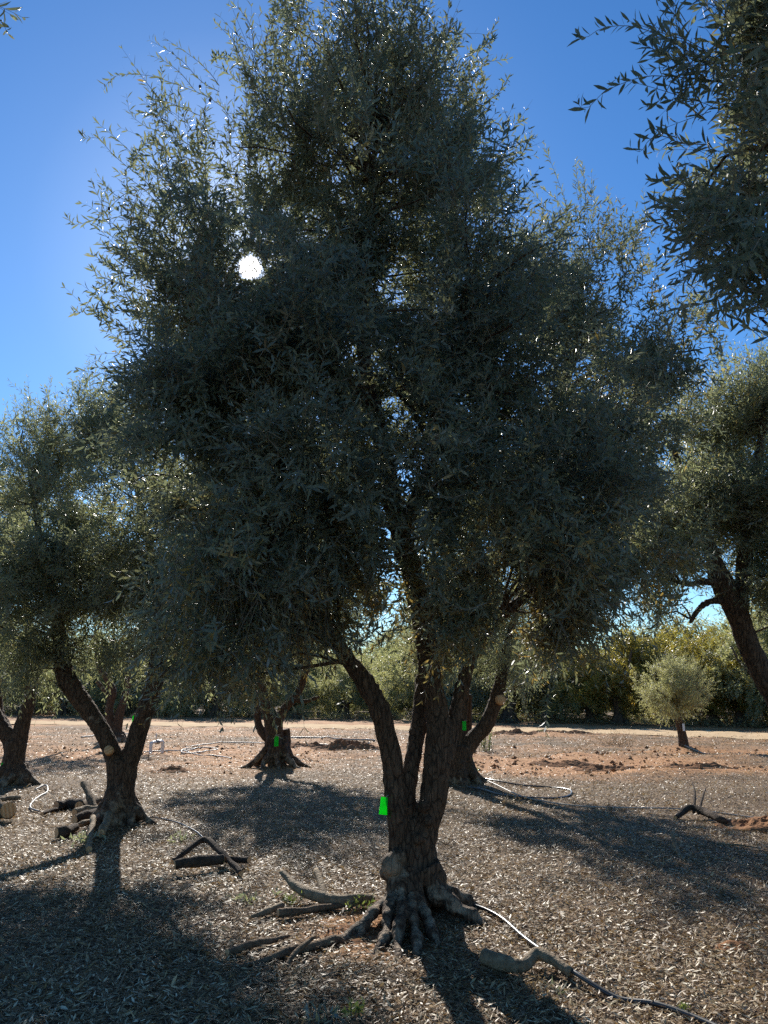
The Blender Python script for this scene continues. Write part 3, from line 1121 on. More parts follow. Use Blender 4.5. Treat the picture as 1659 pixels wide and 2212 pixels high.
T_main = make_tree(
    'main', 'large dark olive tree in the foreground with knobbly roots and bright green tag', B_MAIN, main_limbs,
    [
        dict(c=(800, 230, yl - .3), r=(215, 235, 1.0), n=820, up=.9, droop=.0, thr=-.25, L=(.3, .5)),
        dict(c=(640, 330, yl - .2), r=(150, 200, .8), n=420, up=.9, droop=.0, L=(.3, .5)),
        dict(c=(965, 330, yl - .2), r=(130, 190, .8), n=480, up=.5, droop=.1),
        dict(c=(480, 430, yl - .2), r=(170, 170, .8), n=190, up=.6, droop=.1, thr=.0),
        dict(c=(790, 560, yl - .1), r=(300, 230, 1.5), n=1900, up=.4, droop=.25),
        dict(c=(420, 690, yl - .2), r=(165, 200, 1.2), n=1050, up=.2, droop=.3, thr=-.3),
        dict(c=(470, 930, yl - .2), r=(175, 220, 1.4), n=1250, up=.0, droop=.35),
        dict(c=(700, 860, yl - .1), r=(240, 220, 1.6), n=1500, up=.2, droop=.3),
        dict(c=(1000, 760, yl - .1), r=(200, 280, 1.5), n=1500, up=.2, droop=.3),
        dict(c=(720, 1110, yl - .2), r=(300, 170, 1.5), n=1500, up=.0, droop=.35),
        dict(c=(1090, 1060, yl), r=(260, 210, 1.5), n=1700, up=.0, droop=.35),
        dict(c=(1270, 930, yl + .8), r=(190, 200, 1.2), n=1000, up=.3, droop=.2),
        dict(c=(1250, 660, yl + 1.4), r=(185, 210, .9), n=900, up=.9, droop=.0, thr=-.2, var_shift=.1),
        dict(c=(1400, 780, yl + 1.2), r=(120, 170, .8), n=480, up=.5, droop=.1, var_shift=.1),
        dict(c=(540, 1270, yl - .5), r=(190, 170, .9), n=620, up=-.2, droop=.5, hang=.5, var_shift=.3),
        dict(c=(470, 1390, yl - .6), r=(130, 90, .6), n=200, up=-.3, droop=.5, hang=.6, var_shift=.3),
        dict(c=(900, 1250, yl - .1), r=(170, 90, 1.1), n=330, up=-.2, droop=.5, hang=.4, var_shift=.3),
        dict(c=(1140, 1250, yl - .1), r=(160, 120, 1.1), n=480, up=-.2, droop=.5, hang=.5, var_shift=.3),
        dict(c=(1350, 1210, yl - .1), r=(110, 60, .7), n=130, up=-.2, droop=.5, hang=.5, var_shift=.3),
        dict(c=(1070, 1370, yl - .1), r=(140, 65, .8), n=190, up=-.1, droop=.5, hang=.5, var_shift=.3),
        dict(c=(1150, 1330, yl - .1), r=(100, 60, .7), n=190, up=-.1, droop=.5, hang=.5, var_shift=.3),
        dict(c=(1070, 1300, yl - .35), r=(110, 60, .4), n=170, up=-.1, droop=.4, hang=.4, var_shift=.25),
        dict(c=(620, 900, yl - .1), r=(130, 140, 1.2), n=520, up=.1, droop=.3),
        dict(c=(960, 1400, yl + .4), r=(90, 60, .5), n=90, up=-.1, droop=.5, hang=.5, var_shift=.3),
        dict(c=(660, 1330, yl), r=(110, 90, .7), n=150, up=-.2, droop=.5, hang=.5, var_shift=.3),
    ],
    voxel=.0085, seed=21,
    root=[dict(n=5, r_in=.12, reach=.4, zr=.3, rad=.06, seed=5, span=(math.pi * .15, math.pi * .95), knob=.2)],
    fingers=[((834, 1950, yl - .10), (722, 2030), .034), ((842, 1940, yl - .17), (768, 2020), .036),
             ((850, 1938, yl - .21), (818, 2042), .040), ((868, 1935, yl - .23), (858, 2056), .037), ((888, 1940, yl - .23), (900, 2052), .037), ((906, 1950, yl - .21), (942, 2030), .042),
             ((944, 1930, yl - .12), (1034, 1992), .058), ((948, 1915, yl - .02), (1024, 1962), .055)],
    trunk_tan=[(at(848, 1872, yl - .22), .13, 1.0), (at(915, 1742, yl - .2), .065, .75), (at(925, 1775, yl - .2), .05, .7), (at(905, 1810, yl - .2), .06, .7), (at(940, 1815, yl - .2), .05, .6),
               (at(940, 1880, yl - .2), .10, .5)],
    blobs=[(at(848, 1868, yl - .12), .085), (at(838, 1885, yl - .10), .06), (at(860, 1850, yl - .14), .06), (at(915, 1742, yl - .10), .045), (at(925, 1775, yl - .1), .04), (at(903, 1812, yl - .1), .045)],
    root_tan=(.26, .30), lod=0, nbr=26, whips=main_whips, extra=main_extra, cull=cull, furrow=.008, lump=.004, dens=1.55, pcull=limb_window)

# olives still hanging in the thin upper left of the crown
ov = Acc()
zz = np.linspace(-1, 1, 9)
V_, q_, t_ = tube(np.stack([np.zeros(9), np.zeros(9), zz * .013], 1), .0095 * np.sqrt(np.clip(1 - zz ** 2, .01, 1)), 10)
OL = mesh_np('olive', V_, [q_, t_], [M['olive']], None, None, True)
for i, (a, b) in enumerate([(975, 565), (1040, 655), (820, 950), (985, 935), (1062, 935), (1172, 862), (1212, 1145), (1440, 592), (1475, 540),
                            (1552, 745), (1475, 640), (380, 1362), (320, 1443), (605, 1775), (400, 1850), (1120, 1505), (1410, 1010), (920, 1540)]):
    X, Yp = z1(a, b)
    o = link('olive', OL, T_main)
    o.location = at(X, Yp, YM - .45 + rng.uniform(-.2, .2))
    o.scale = (1.25,) * 3

# ---------------- olive tree left of it
yl = float(B_LEFT[1])
make_tree('left', 'forked olive tree left of the foreground tree, log pile at its foot', B_LEFT,
          [[(256, 1800, yl, 78), (258, 1740, yl, 57), (264, 1690, yl, 50), (264, 1640, yl, 46)],
           [(253, 1720, yl, 44), (252, 1660, yl, 42), (236, 1610, yl, 38), (205, 1555, yl, 36), (165, 1500, yl, 42), (138, 1450, yl, 38), (130, 1390, yl + .1, 30), (120, 1300, yl + .2, 24), (90, 1180, yl + .2, 16), (70, 1050, yl + .2, 9)],
           [(268, 1720, yl, 42), (278, 1650, yl, 42), (298, 1585, yl, 42), (322, 1510, yl, 39), (340, 1440, yl + .05, 40), (348, 1370, yl + .1, 30), (340, 1260, yl + .2, 24), (310, 1120, yl + .2, 16), (280, 980, yl + .2, 9)],
           [(335, 1460, yl, 26), (375, 1445, yl - .1, 22), (430, 1400, yl - .2, 16), (480, 1300, yl - .2, 10)]],
          [dict(c=(225, 960, yl), r=(125, 115, .9), n=520, up=1.0, droop=.0, var_shift=.05),
           dict(c=(90, 1010, yl), r=(95, 120, .8), n=300, up=1.1, droop=-.05),
           dict(c=(150, 1150, yl), r=(190, 140, 1.5), n=900, up=.4, droop=.2),
           dict(c=(330, 1130, yl), r=(170, 190, 1.5), n=900, up=.4, droop=.2),
           dict(c=(60, 1290, yl), r=(150, 120, 1.3), n=650, up=.0, droop=.35, thr=-.3),
           dict(c=(230, 1290, yl), r=(170, 90, 1.1), n=330, up=.0, droop=.4, hang=.3),
           dict(c=(480, 1150, yl), r=(150, 170, 1.5), n=750, up=.3, droop=.3),
           dict(c=(400, 1290, yl), r=(150, 140, 1.1), n=500, up=.0, droop=.4, hang=.3),
           dict(c=(-60, 1150, yl + .3), r=(120, 200, 1.2), n=450, up=.2, droop=.3),
           dict(c=(90, 1410, yl - .1), r=(60, 70, .5), n=120, up=-.2, droop=.5, hang=.5),
           dict(c=(240, 1400, yl), r=(110, 70, .6), n=130, up=-.2, droop=.5, hang=.6),
           dict(c=(420, 1420, yl), r=(100, 50, .5), n=90, up=-.2, droop=.5, hang=.6)],
          .014, 31, dens=2.6, root=[dict(n=10, r_in=.10, reach=.50, zr=.36, rad=.058, seed=8, knob=.3)],
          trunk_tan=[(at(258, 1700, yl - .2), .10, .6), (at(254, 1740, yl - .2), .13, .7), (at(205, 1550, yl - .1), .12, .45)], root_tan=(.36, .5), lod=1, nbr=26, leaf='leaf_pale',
          whips=[W(lambda a, b: (a, b), p, yl - .3, yl, gap=.036, ln=.066, wd=.0125, lod=1) for p in (
              [(150, 850), (180, 800), (215, 780), (245, 830), (270, 900)], [(130, 880), (170, 830), (210, 815), (250, 870)], [(120, 920), (165, 870), (215, 855), (255, 900)],
              [(140, 960), (180, 905), (230, 890), (270, 930)], [(30, 880), (40, 930), (60, 1000)], [(60, 840), (70, 890), (90, 980)], [(110, 815), (105, 880), (110, 980)],
              [(5, 900), (20, 960), (30, 1030)], [(130, 1000), (180, 950), (240, 940), (290, 980)])],
          extra=None)
stub('pruning_cut', TREES['left'], at(236, 1622, yl - .12), np.array([.12, -.9, .25]), .052, .06, 'wood_end')

# ---------------- olive tree at the left edge
yl = float(B_FLEFT[1])
make_tree('fleft', 'olive tree at the left edge of the photo behind the single sawn log', B_FLEFT,
          [[(28, 1712, yl, 56), (28, 1660, yl, 46), (34, 1600, yl, 42)],
           [(30, 1640, yl, 40), (22, 1600, yl, 34), (0, 1565, yl, 30), (-20, 1520, yl, 26), (-30, 1440, yl, 20), (-50, 1300, yl, 10)],
           [(34, 1630, yl, 38), (48, 1570, yl, 32), (62, 1520, yl, 28), (70, 1450, yl, 24), (60, 1350, yl, 16), (40, 1220, yl, 9)],
           [(26, 1620, yl + .1, 30), (14, 1580, yl + .2, 26), (-4, 1530, yl + .4, 22), (-10, 1430, yl + .4, 12)]],
          [dict(c=(10, 1300, yl), r=(150, 160, 1.6), n=900, up=.3, droop=.25), dict(c=(-60, 1200, yl), r=(120, 160, 1.4), n=500, up=.4, droop=.2),
           dict(c=(40, 1420, yl), r=(110, 70, 1.0), n=300, up=-.1, droop=.5, hang=.4), dict(c=(60, 1150, yl), r=(90, 120, 1.0), n=350, up=.7, droop=.1)],
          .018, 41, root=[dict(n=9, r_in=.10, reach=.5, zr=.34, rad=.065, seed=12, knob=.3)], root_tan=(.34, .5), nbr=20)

# ---------------- olive tree in the middle distance
yl = float(B_MID[1])
make_tree('mid', 'distant olive tree with wide flared roots and small green tag, left of the foreground trunk', B_MID,
          [[(597, 1668, yl, 44), (597, 1630, yl, 34), (594, 1590, yl, 29), (590, 1565, yl, 27)],
           [(588, 1590, yl, 26), (578, 1545, yl, 22), (570, 1500, yl, 18), (555, 1440, yl, 14), (540, 1350, yl, 8)],
           [(600, 1590, yl, 24), (603, 1555, yl, 20), (620, 1525, yl, 18), (645, 1495, yl, 16), (660, 1450, yl, 15), (668, 1400, yl, 12), (680, 1320, yl, 7)],
           [(585, 1600, yl + .1, 22), (565, 1580, yl + .2, 18), (556, 1550, yl + .3, 16), (560, 1500, yl + .3, 9)],
           [(612, 1640, yl + .1, 26), (618, 1600, yl + .2, 22), (616, 1575, yl + .2, 18)],
           [(632, 1510, yl, 12), (660, 1515, yl - .1, 9), (690, 1505, yl - .2, 6)]],
          [dict(c=(600, 1350, yl), r=(190, 110, 2.0), n=800, up=.3, droop=.3), dict(c=(520, 1280, yl), r=(140, 130, 1.5), n=350, up=.5, droop=.2), dict(c=(700, 1280, yl), r=(140, 130, 1.5), n=350, up=.5, droop=.2),
           dict(c=(600, 1200, yl), r=(160, 120, 1.5), n=350, up=.8, droop=.1), dict(c=(560, 1440, yl), r=(90, 40, .9), n=110, up=-.2, droop=.5, hang=.4)],
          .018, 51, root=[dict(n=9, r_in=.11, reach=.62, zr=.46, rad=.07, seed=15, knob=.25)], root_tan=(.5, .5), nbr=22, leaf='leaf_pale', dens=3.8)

# ---------------- olive tree right behind the foreground trunk
yl = float(B_RB[1])
make_tree('rb', 'olive tree half hidden behind the foreground trunk, one limb leaning right with a sawn stub', B_RB,
          [[(988, 1705, yl, 70), (988, 1660, yl, 62), (990, 1610, yl, 62)],
           [(1000, 1630, yl, 40), (1022, 1598, yl, 34), (1048, 1568, yl, 32), (1064, 1535, yl, 30), (1078, 1490, yl, 27), (1088, 1440, yl, 24), (1110, 1340, yl, 16), (1140, 1240, yl, 9)],
           [(985, 1620, yl, 40), (990, 1570, yl, 30), (1000, 1520, yl, 26), (1002, 1450, yl, 22), (990, 1340, yl, 15), (980, 1220, yl, 8)],
           [(1000, 1640, yl + .3, 26), (1008, 1580, yl + .6, 22), (1012, 1500, yl + .6, 14)]],
          [dict(c=(1040, 1300, yl), r=(190, 130, 2.0), n=700, up=.3, droop=.3), dict(c=(1190, 1180, yl), r=(190, 100, 1.8), n=800, up=.3, droop=.2), dict(c=(1060, 1150, yl), r=(210, 120, 1.7), n=550, up=.7, droop=.1),
           dict(c=(1100, 1420, yl), r=(100, 60, .9), n=150, up=-.2, droop=.5, hang=.3), dict(c=(930, 1380, yl), r=(70, 70, .8), n=140, up=-.1, droop=.4, hang=.3)],
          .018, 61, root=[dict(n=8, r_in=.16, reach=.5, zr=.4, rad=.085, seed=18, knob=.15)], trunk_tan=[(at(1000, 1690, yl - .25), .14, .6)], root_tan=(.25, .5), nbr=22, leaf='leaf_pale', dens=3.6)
T_rb = TREES['rb']
stub('pruning_cut', T_rb, at(1081, 1512, yl - .14), np.array([.35, -.8, .1]), .085, .05, 'wood_end')

# ---------------- slim olive behind the left tree
yl = float(B_BL[1])
make_tree('bl', 'slim two-stemmed olive tree seen through the fork of the left tree', B_BL,
          [[(244, 1610, yl, 24), (238, 1570, yl, 20), (236, 1530, yl, 17), (244, 1495, yl, 16), (230, 1465, yl, 13), (212, 1435, yl, 11), (205, 1370, yl, 7)],
           [(252, 1612, yl, 26), (254, 1570, yl, 20), (262, 1530, yl, 17), (276, 1480, yl, 14), (280, 1430, yl, 13), (284, 1370, yl, 8)],
           [(242, 1520, yl, 10), (224, 1490, yl, 9), (208, 1470, yl, 7)]],
          [dict(c=(240, 1330, yl), r=(150, 80, 2.0), n=650, up=.4, droop=.2, ln=.085, wd=.018), dict(c=(240, 1240, yl), r=(120, 90, 1.6), n=350, up=.7, droop=.1, ln=.085, wd=.018)],
          .024, 71, root=[dict(n=7, r_in=.2, reach=.6, zr=.3, rad=.1, seed=22, knob=.1)], root_tan=(.3, .6), nbr=20, leaf='leaf_pale')

# ---------------- leaning tree on the right, its bole outside the picture
yl = 8.0
B_R = gnd(1850, 1845); B_R[2] = -.02
B_R = np.array([at(1850, 1800, yl)[0], yl, -.02])
make_tree('right', 'leaning olive tree at the right edge, dark limb rising left into a pale crown', B_R,
          [[(1860, 1850, yl, 130), (1835, 1750, yl, 100), (1790, 1660, yl, 80), (1730, 1580, yl, 64), (1680, 1510, yl, 54), (1645, 1450, yl, 48), (1618, 1395, yl, 44), (1598, 1340, yl, 46), (1575, 1285, yl, 50), (1555, 1245, yl, 46), (1535, 1190, yl, 30), (1500, 1090, yl, 20), (1450, 960, yl, 10)],
           [(1598, 1330, yl, 34), (1602, 1270, yl, 32), (1608, 1200, yl, 32), (1618, 1120, yl, 26), (1640, 980, yl, 16), (1650, 860, yl, 9)],
           [(1580, 1310, yl, 16), (1545, 1298, yl - .05, 14), (1515, 1310, yl - .1, 11), (1490, 1345, yl - .1, 7)],
           [(1560, 1262, yl, 20), (1525, 1256, yl - .1, 14), (1480, 1262, yl - .2, 10), (1430, 1240, yl - .3, 6)]],
          [dict(c=(1580, 930, yl + .2), r=(110, 130, .9), n=600, up=1.0, droop=.0, var_shift=.1), dict(c=(1650, 880, yl + .4), r=(80, 110, .8), n=330, up=1.0, droop=.0),
           dict(c=(1560, 1080, yl), r=(130, 110, 1.1), n=650, up=.4, droop=.2, var_shift=.08), dict(c=(1440, 1130, yl), r=(130, 110, 1.0), n=520, up=.2, droop=.3, var_shift=.1),
           dict(c=(1650, 1120, yl), r=(110, 120, 1.1), n=450, up=.3, droop=.3), dict(c=(1640, 1280, yl + .3), r=(80, 80, .9), n=240, up=-.1, droop=.4, hang=.3),
           dict(c=(1440, 1320, yl), r=(60, 50, .5), n=60, up=-.1, droop=.5, hang=.4), dict(c=(1390, 1190, yl), r=(110, 60, .8), n=200, up=.0, droop=.4),
           dict(c=(1760, 1050, yl), r=(120, 220, 1.3), n=500, up=.4, droop=.2)],
          .016, 81, root=[dict(n=8, r_in=.16, reach=.5, zr=.4, rad=.09, seed=25, knob=.15)], root_tan=(.3, .6), nbr=24, leaf='leaf_pale',
          whips=[W(lambda a, b: (a, b), p, yl - .9, yl - .5, gap=.034, ln=.066, wd=.0135, lod=0) for p in (
              [(1548, 980), (1530, 1030), (1490, 1060), (1440, 1075)], [(1540, 1040), (1510, 1080), (1460, 1100), (1400, 1120)], [(1540, 1185), (1490, 1205), (1430, 1210), (1380, 1190)],
              [(1600, 1170), (1550, 1190), (1490, 1200)], [(1560, 1090), (1510, 1120), (1450, 1130)])])

# ---------------- near tree whose boughs enter at the upper right
yl = 3.4
B_N = np.array([2.75, 3.4, -.02])
P_N = B_N + np.array([0, 0, 0])


def wl(pts):
    P = np.array([p[:3] for p in pts]); r = np.array([p[3] for p in pts])
    return P, r


nl = []
# limbs given directly in metres
_limb_px = limb_px
limb_px = lambda rows: wl(rows) if isinstance(rows[0][0], float) else _limb_px(rows)
make_tree('near', 'olive boughs with large dark leaves entering at the upper right corner', B_N,
          [[(2.75, 3.4, -.05, .17), (2.73, 3.4, .5, .13), (2.75, 3.4, 1.0, .12), (2.7, 3.4, 1.5, .11)],
           [(2.7, 3.4, 1.3, .09), (2.5, 3.35, 1.9, .08), (2.25, 3.2, 2.6, .065), (2.05, 3.05, 3.3, .05), (1.9, 2.95, 3.9, .035), (1.75, 2.9, 4.4, .02)],
           [(2.75, 3.4, 1.3, .09), (2.95, 3.55, 2.0, .075), (3.0, 3.6, 2.8, .06), (2.9, 3.5, 3.6, .045), (2.75, 3.4, 4.4, .02)]],
          [dict(c=(1590, 120, 2.95), r=(85, 170, .5), n=120, up=.3, droop=.2, outw=.7, L=(.22, .38)), dict(c=(1640, 250, 3.0), r=(130, 190, .6), n=230, up=.2, droop=.2, outw=.7, L=(.22, .38)),
           dict(c=(1615, 400, 3.0), r=(75, 120, .5), n=100, up=.1, droop=.3, outw=.6, L=(.2, .34)), dict(c=(1640, 520, 3.0), r=(70, 80, .5), n=80, up=-.1, droop=.4, outw=.6, L=(.2, .3)),
           dict(c=(1660, 680, 3.1), r=(35, 70, .3), n=20, up=-.3, droop=.4, outw=.6, L=(.2, .3)), dict(c=(1620, -60, 3.0), r=(150, 130, .6), n=130, up=.5, droop=.1),
           dict(c=(1850, 250, 3.3), r=(200, 330, .9), n=420, up=.4, droop=.2), dict(c=(1900, 0, 3.4), r=(200, 200, .9), n=250, up=.5, droop=.2)],
          .018, 91, root=[dict(n=8, r_in=.14, reach=.5, zr=.35, rad=.085, seed=28, knob=.2)], root_tan=(.3, .6), lod=0, nbr=40, dens=1.25,
          whips=[W(z3, p, 2.85, 2.95, gap=.033, ln=.068, wd=.015, r0=.003) for p in (
              [(560, 200), (600, 220), (680, 170), (780, 150), (880, 155), (980, 185), (1100, 240), (1250, 330), (1450, 420)],
              [(545, 590), (600, 635), (700, 540), (800, 490), (900, 455), (1000, 440), (1150, 450), (1300, 460), (1450, 500)],
              [(940, 620), (1000, 610), (1060, 540), (1110, 460), (1200, 400)],
              [(860, 860), (920, 880), (970, 810), (1050, 790), (1150, 830), (1300, 840)],
              [(970, 1050), (1030, 1060), (1080, 1030), (1180, 1040), (1300, 1000)],
              [(990, 1160), (1060, 1190), (1150, 1190), (1300, 1150)], [(930, 250), (1000, 290), (1080, 330), (1200, 420)],
              [(1000, -20), (1060, 30), (1120, 90), (1200, 200)], [(1190, 30), (1300, 20), (1420, 60), (1550, 120)],
              [(980, 740), (1040, 770), (1130, 800)], [(1120, 570), (1200, 620), (1300, 700)], [(1080, 1400), (1180, 1380), (1250, 1290), (1300, 1180)],
              [(1290, 1310), (1400, 1300), (1500, 1220)], [(1370, 1430), (1450, 1380), (1520, 1290)], [(1340, 1540), (1420, 1560), (1520, 1520), (1620, 1430)],
              [(1480, 1650), (1560, 1690), (1640, 1700), (1720, 1690)], [(1560, 1760), (1620, 1800), (1700, 1810)], [(1590, 1900), (1640, 1950), (1700, 1960)], [(1470, 1780), (1540, 1790), (1640, 1760), (1720, 1700)])])
limb_px = _limb_px

# ---------------- tree left of the camera: one sprig shows in the top left corner
yl = 3.2
limb_px = lambda rows: wl(rows) if isinstance(rows[0][0], float) else _limb_px(rows)
make_tree('sprig', 'olive sprig with few leaves poking in at the top left corner', np.array([-3.6, 2.2, -.02]),
          [[(-3.6, 2.2, -.05, .16), (-3.6, 2.2, .6, .12), (-3.55, 2.2, 1.2, .11), (-3.4, 2.25, 2.0, .08), (-3.1, 2.4, 3.0, .05), (-2.6, 2.7, 3.9, .025), (-2.2, 2.85, 4.3, .012)]],
          [dict(c=(-200, -20, 2.8), r=(90, 120, .3), n=45, up=.3, droop=.2, L=(.2, .3)), dict(c=(-420, 0, 2.6), r=(140, 150, .4), n=90, up=.4, droop=.2)],
          .02, 95, root=[dict(n=7, r_in=.14, reach=.45, zr=.3, rad=.08, seed=29, knob=.2)], root_tan=(.3, .6), lod=0, nbr=60,
          whips=[dict(pts=[at(16, 72, 2.9), at(6, 52, 2.9), at(-20, 30, 2.88), at(-110, 0, 2.85)], gap=.03, ln=.055, wd=.014, r0=.002)])
limb_px = _limb_px

# ---------------- young round olive on the right
yl = float(B_YOUNG[1])
make_tree('young', 'small young olive tree with round silvery crown and leaning thin stem', B_YOUNG,
          [[(1479, 1622, yl, 24), (1473, 1585, yl, 19), (1466, 1555, yl, 17), (1460, 1525, yl, 15), (1455, 1490, yl, 9), (1450, 1450, yl, 5)],
           [(1461, 1530, yl, 11), (1475, 1500, yl, 7), (1490, 1465, yl, 4)], [(1460, 1525, yl, 10), (1430, 1500, yl, 6), (1410, 1480, yl, 4)]],
          [dict(c=(1448, 1498, yl), r=(78, 52, .95), n=620, up=.3, droop=.2, L=(.15, .28), npair=6, ln=.055, wd=.017, thr=-.6), dict(c=(1460, 1455, yl), r=(52, 34, .7), n=230, up=.6, droop=.0, L=(.15, .28), npair=6, ln=.055, wd=.017, thr=-.6)],
          .018, 101, root_tan=(.2, .4), nbr=24, leaf='leaf_young', br=.01, furrow=.005, lump=.008, dens=4.2)

# ---------------- far rows beyond the road
FAR = []


def far_proto(i, hgt, wid, leaf):
    e = empty('olive_tree', (0, 0, 0))
    r_ = np.random.default_rng(200 + i)
    acc = Acc()
    tips = []
    fork = hgt * r_.uniform(.16, .24)
    lean = r_.normal(0, .12, 2)
    acc.tube([(0, 0, -.1), (lean[0] * .3, lean[1] * .3, fork * .5), (lean[0], lean[1], fork)], [.3, .19, .17], 8, 8)
    for k in range(4):
        a = k * 1.57 + r_.uniform(-.5, .5)
        p = np.array([lean[0], lean[1], fork * .9])
        d = np.array([math.cos(a), math.sin(a), 0]) * wid
        acc.tube([p, p + d * .14 + [0, 0, hgt * .10], p + d * .27 + [0, 0, hgt * .22], p + d * .34 + [0, 0, hgt * .36]], [.13, .11, .07, .02], 9, 7)
        tips.append(d)
    for k in range(6):
        a = k * 1.05
        d = np.array([math.cos(a), math.sin(a), 0])
        acc.tube([d * .1 + [0, 0, .45], d * .28 + [0, 0, .12], d * .55 + [0, 0, -.1]], [.12, .11, .05], 6, 6)
    V, q, t = acc.get()
    V = V + .03 * np.stack([vnoise(V * 5, 300 + i), vnoise(V * 5, 301 + i), 0 * V[:, 0]], 1)
    me = mesh_np('trunk', V, [q, t], [M['trunk_far']], None, None, True)
    link('trunk', me, e)
    cr = Crown()
    for k in range(15):
        a = k * 2.4 + r_.uniform(-.4, .4)
        rr_ = wid * .36 * math.sqrt((k + .5) / 15)
        top = .74 - .26 * (rr_ / (wid * .36)) ** 2
        c = np.array([math.cos(a) * rr_, math.sin(a) * rr_, hgt * r_.uniform(top - .36, top)])
        s = np.array([wid * .2, wid * .2, hgt * .19]) * r_.uniform(.75, 1.2)
        fill_lobe(cr, c, s, 260, up=.6 if c[2] > hgt * .6 else .0, droop=.3, L=(.35, .6), npair=5, ln=.15, wd=.048, lod=1, stem=False, seed=400 + i * 20 + k, clump=1.1, thr=-.25,
                  hang=.45 if c[2] < hgt * .55 else 0)
    link('crown', cr.mesh('crown', M[leaf], M['twig']), e)
    e.hide_render = False
    return e


protos = [far_proto(0, 4.3, 5.0, 'leaf_far'), far_proto(1, 4.9, 5.4, 'leaf_far'), far_proto(2, 4.0, 4.8, 'leaf_pale'), far_proto(3, 5.2, 5.2, 'leaf_yellow'), far_proto(4, 4.6, 5.0, 'leaf_far')]
used = set()
spots = []
k = 0
for row, (off, lo, hi, step) in enumerate(((0, -180, 1900, 84), (7, -260, 2000, 84), (16, -320, 2100, 96), (28, -350, 2200, 100))):
    px = lo
    while px < hi:
        u = (px + rng.uniform(-22, 22)) / 1659.0
        yb = 60.0 + (36.0 - 60.0) * np.clip(u, -.25, 1.3) + off * (1.25 - .3 * u) + rng.uniform(-1, 1)
        x = (u * 1659 - 829.5) / F * yb * 1.01
        spots.append((x, yb, u, row))
        px += step * (1 if row < 2 else 1.1)
FAR_LABEL = {'leaf_far': 'bushy olive tree in the dense far grove beyond the dirt road', 'leaf_pale': 'silvery olive tree in the dense far grove beyond the dirt road',
             'leaf_yellow': 'yellowish olive tree in the dense far grove beyond the dirt road'}
leaf_of = ['leaf_far', 'leaf_far', 'leaf_pale', 'leaf_yellow', 'leaf_far']
for (x, y, u, row) in spots:
    i = int(rng.integers(0, 5))
    if i == 3 and (u < .75 or rng.uniform() < .4):
        i = int(rng.choice([0, 1, 4]))
    if row == 0 and u > .88 and u < .97:
        i = 3
    sc = rng.uniform(.9, 1.2) * (1.15 if u < .3 else 1.0) * (1.12 if u > .85 else 1.0) * (.82 if .3 < u < .5 and row == 0 else 1.0)
    sc *= (1.0, 1.15, 1.35, 1.55)[row] * rng.uniform(.78, 1.22)
    if .68 < u < .84:
        sc *= (1, .85, .8, .8)[row]
    loc = (x, y, h1(x, y) - .02)
    if i not in used:
        o = protos[i]
        o.location, o.rotation_euler, o.scale = loc, (0, 0, rng.uniform(0, 6.28)), (sc, sc, sc)
        for ch in o.children:
            ch.matrix_parent_inverse = Matrix.Identity(4)
        used.add(i)
    else:
        o = copy_tree(protos[i], loc, rng.uniform(0, 6.28), sc)
        for ch in o.children:
            ch.matrix_parent_inverse = Matrix.Identity(4)
    tag(o, FAR_LABEL[leaf_of[i]], 'tree', 'olive trees of the far grove')

# two slim saplings this side of the road on the left
for (px, py, hh_) in ((133, 1553, 2.6), (60, 1556, 2.4)):
    pass


# ================================================================== ground
def axis(lo, hi, c, n, tight):
    t = np.linspace(-1, 1, n)
    s = np.sinh(t * tight) / math.sinh(tight)
    return np.where(s < 0, c + s * (c - lo), c + s * (hi - c))


gx = axis(-700, 700, 0, 520, 6.9)
gy = axis(-60, 1500, 9, 680, 7.2)
GX, GY = np.meshgrid(gx, gy)
GZ = height(GX, GY)
GV = np.stack([GX.ravel(), GY.ravel(), GZ.ravel()], 1)
nx, ny = len(gx), len(gy)
ii = (np.arange(ny - 1)[:, None] * nx + np.arange(nx - 1)[None, :]).ravel()
GQ = np.stack([ii, ii + 1, ii + nx + 1, ii + nx], 1)


def soil_amt(x, y):
    far = sstep(11, 19, y)
    n = n2(x, y, .33, 61) * .6 + n2(x, y * 1.8, 1.1, 62) * .5
    s = .12 + far * .46 + n * (.18 + .4 * far)
    # bare dug earth round the foreground roots and the right middle ground
    d = np.hypot(x - B_MAIN[0] + .25, y - B_MAIN[1] + .35)
    s = s + .5 * np.exp(-(d / .55) ** 2)
    g = gnd(1300, 1655)
    s = s + .75 * np.exp(-((x - g[0]) / 3.2) ** 2 - ((y - g[1]) / 1.6) ** 2)
    g = gnd(1500, 1665)
    s = s + .5 * np.exp(-((x - g[0]) / 2.5) ** 2 - ((y - g[1]) / .8) ** 2)
    s = s - .45 * sstep(44, 52, y + .6 * x)
    return np.clip(s, 0, 1)


ground = link('ground', mesh_np('ground', GV, [GQ], [M['ground']], None, {'soil': soil_amt(GV[:, 0], GV[:, 1])}, True))
tag(ground, 'brown orchard floor of dry mulch and red earth', 'ground', kind='structure')

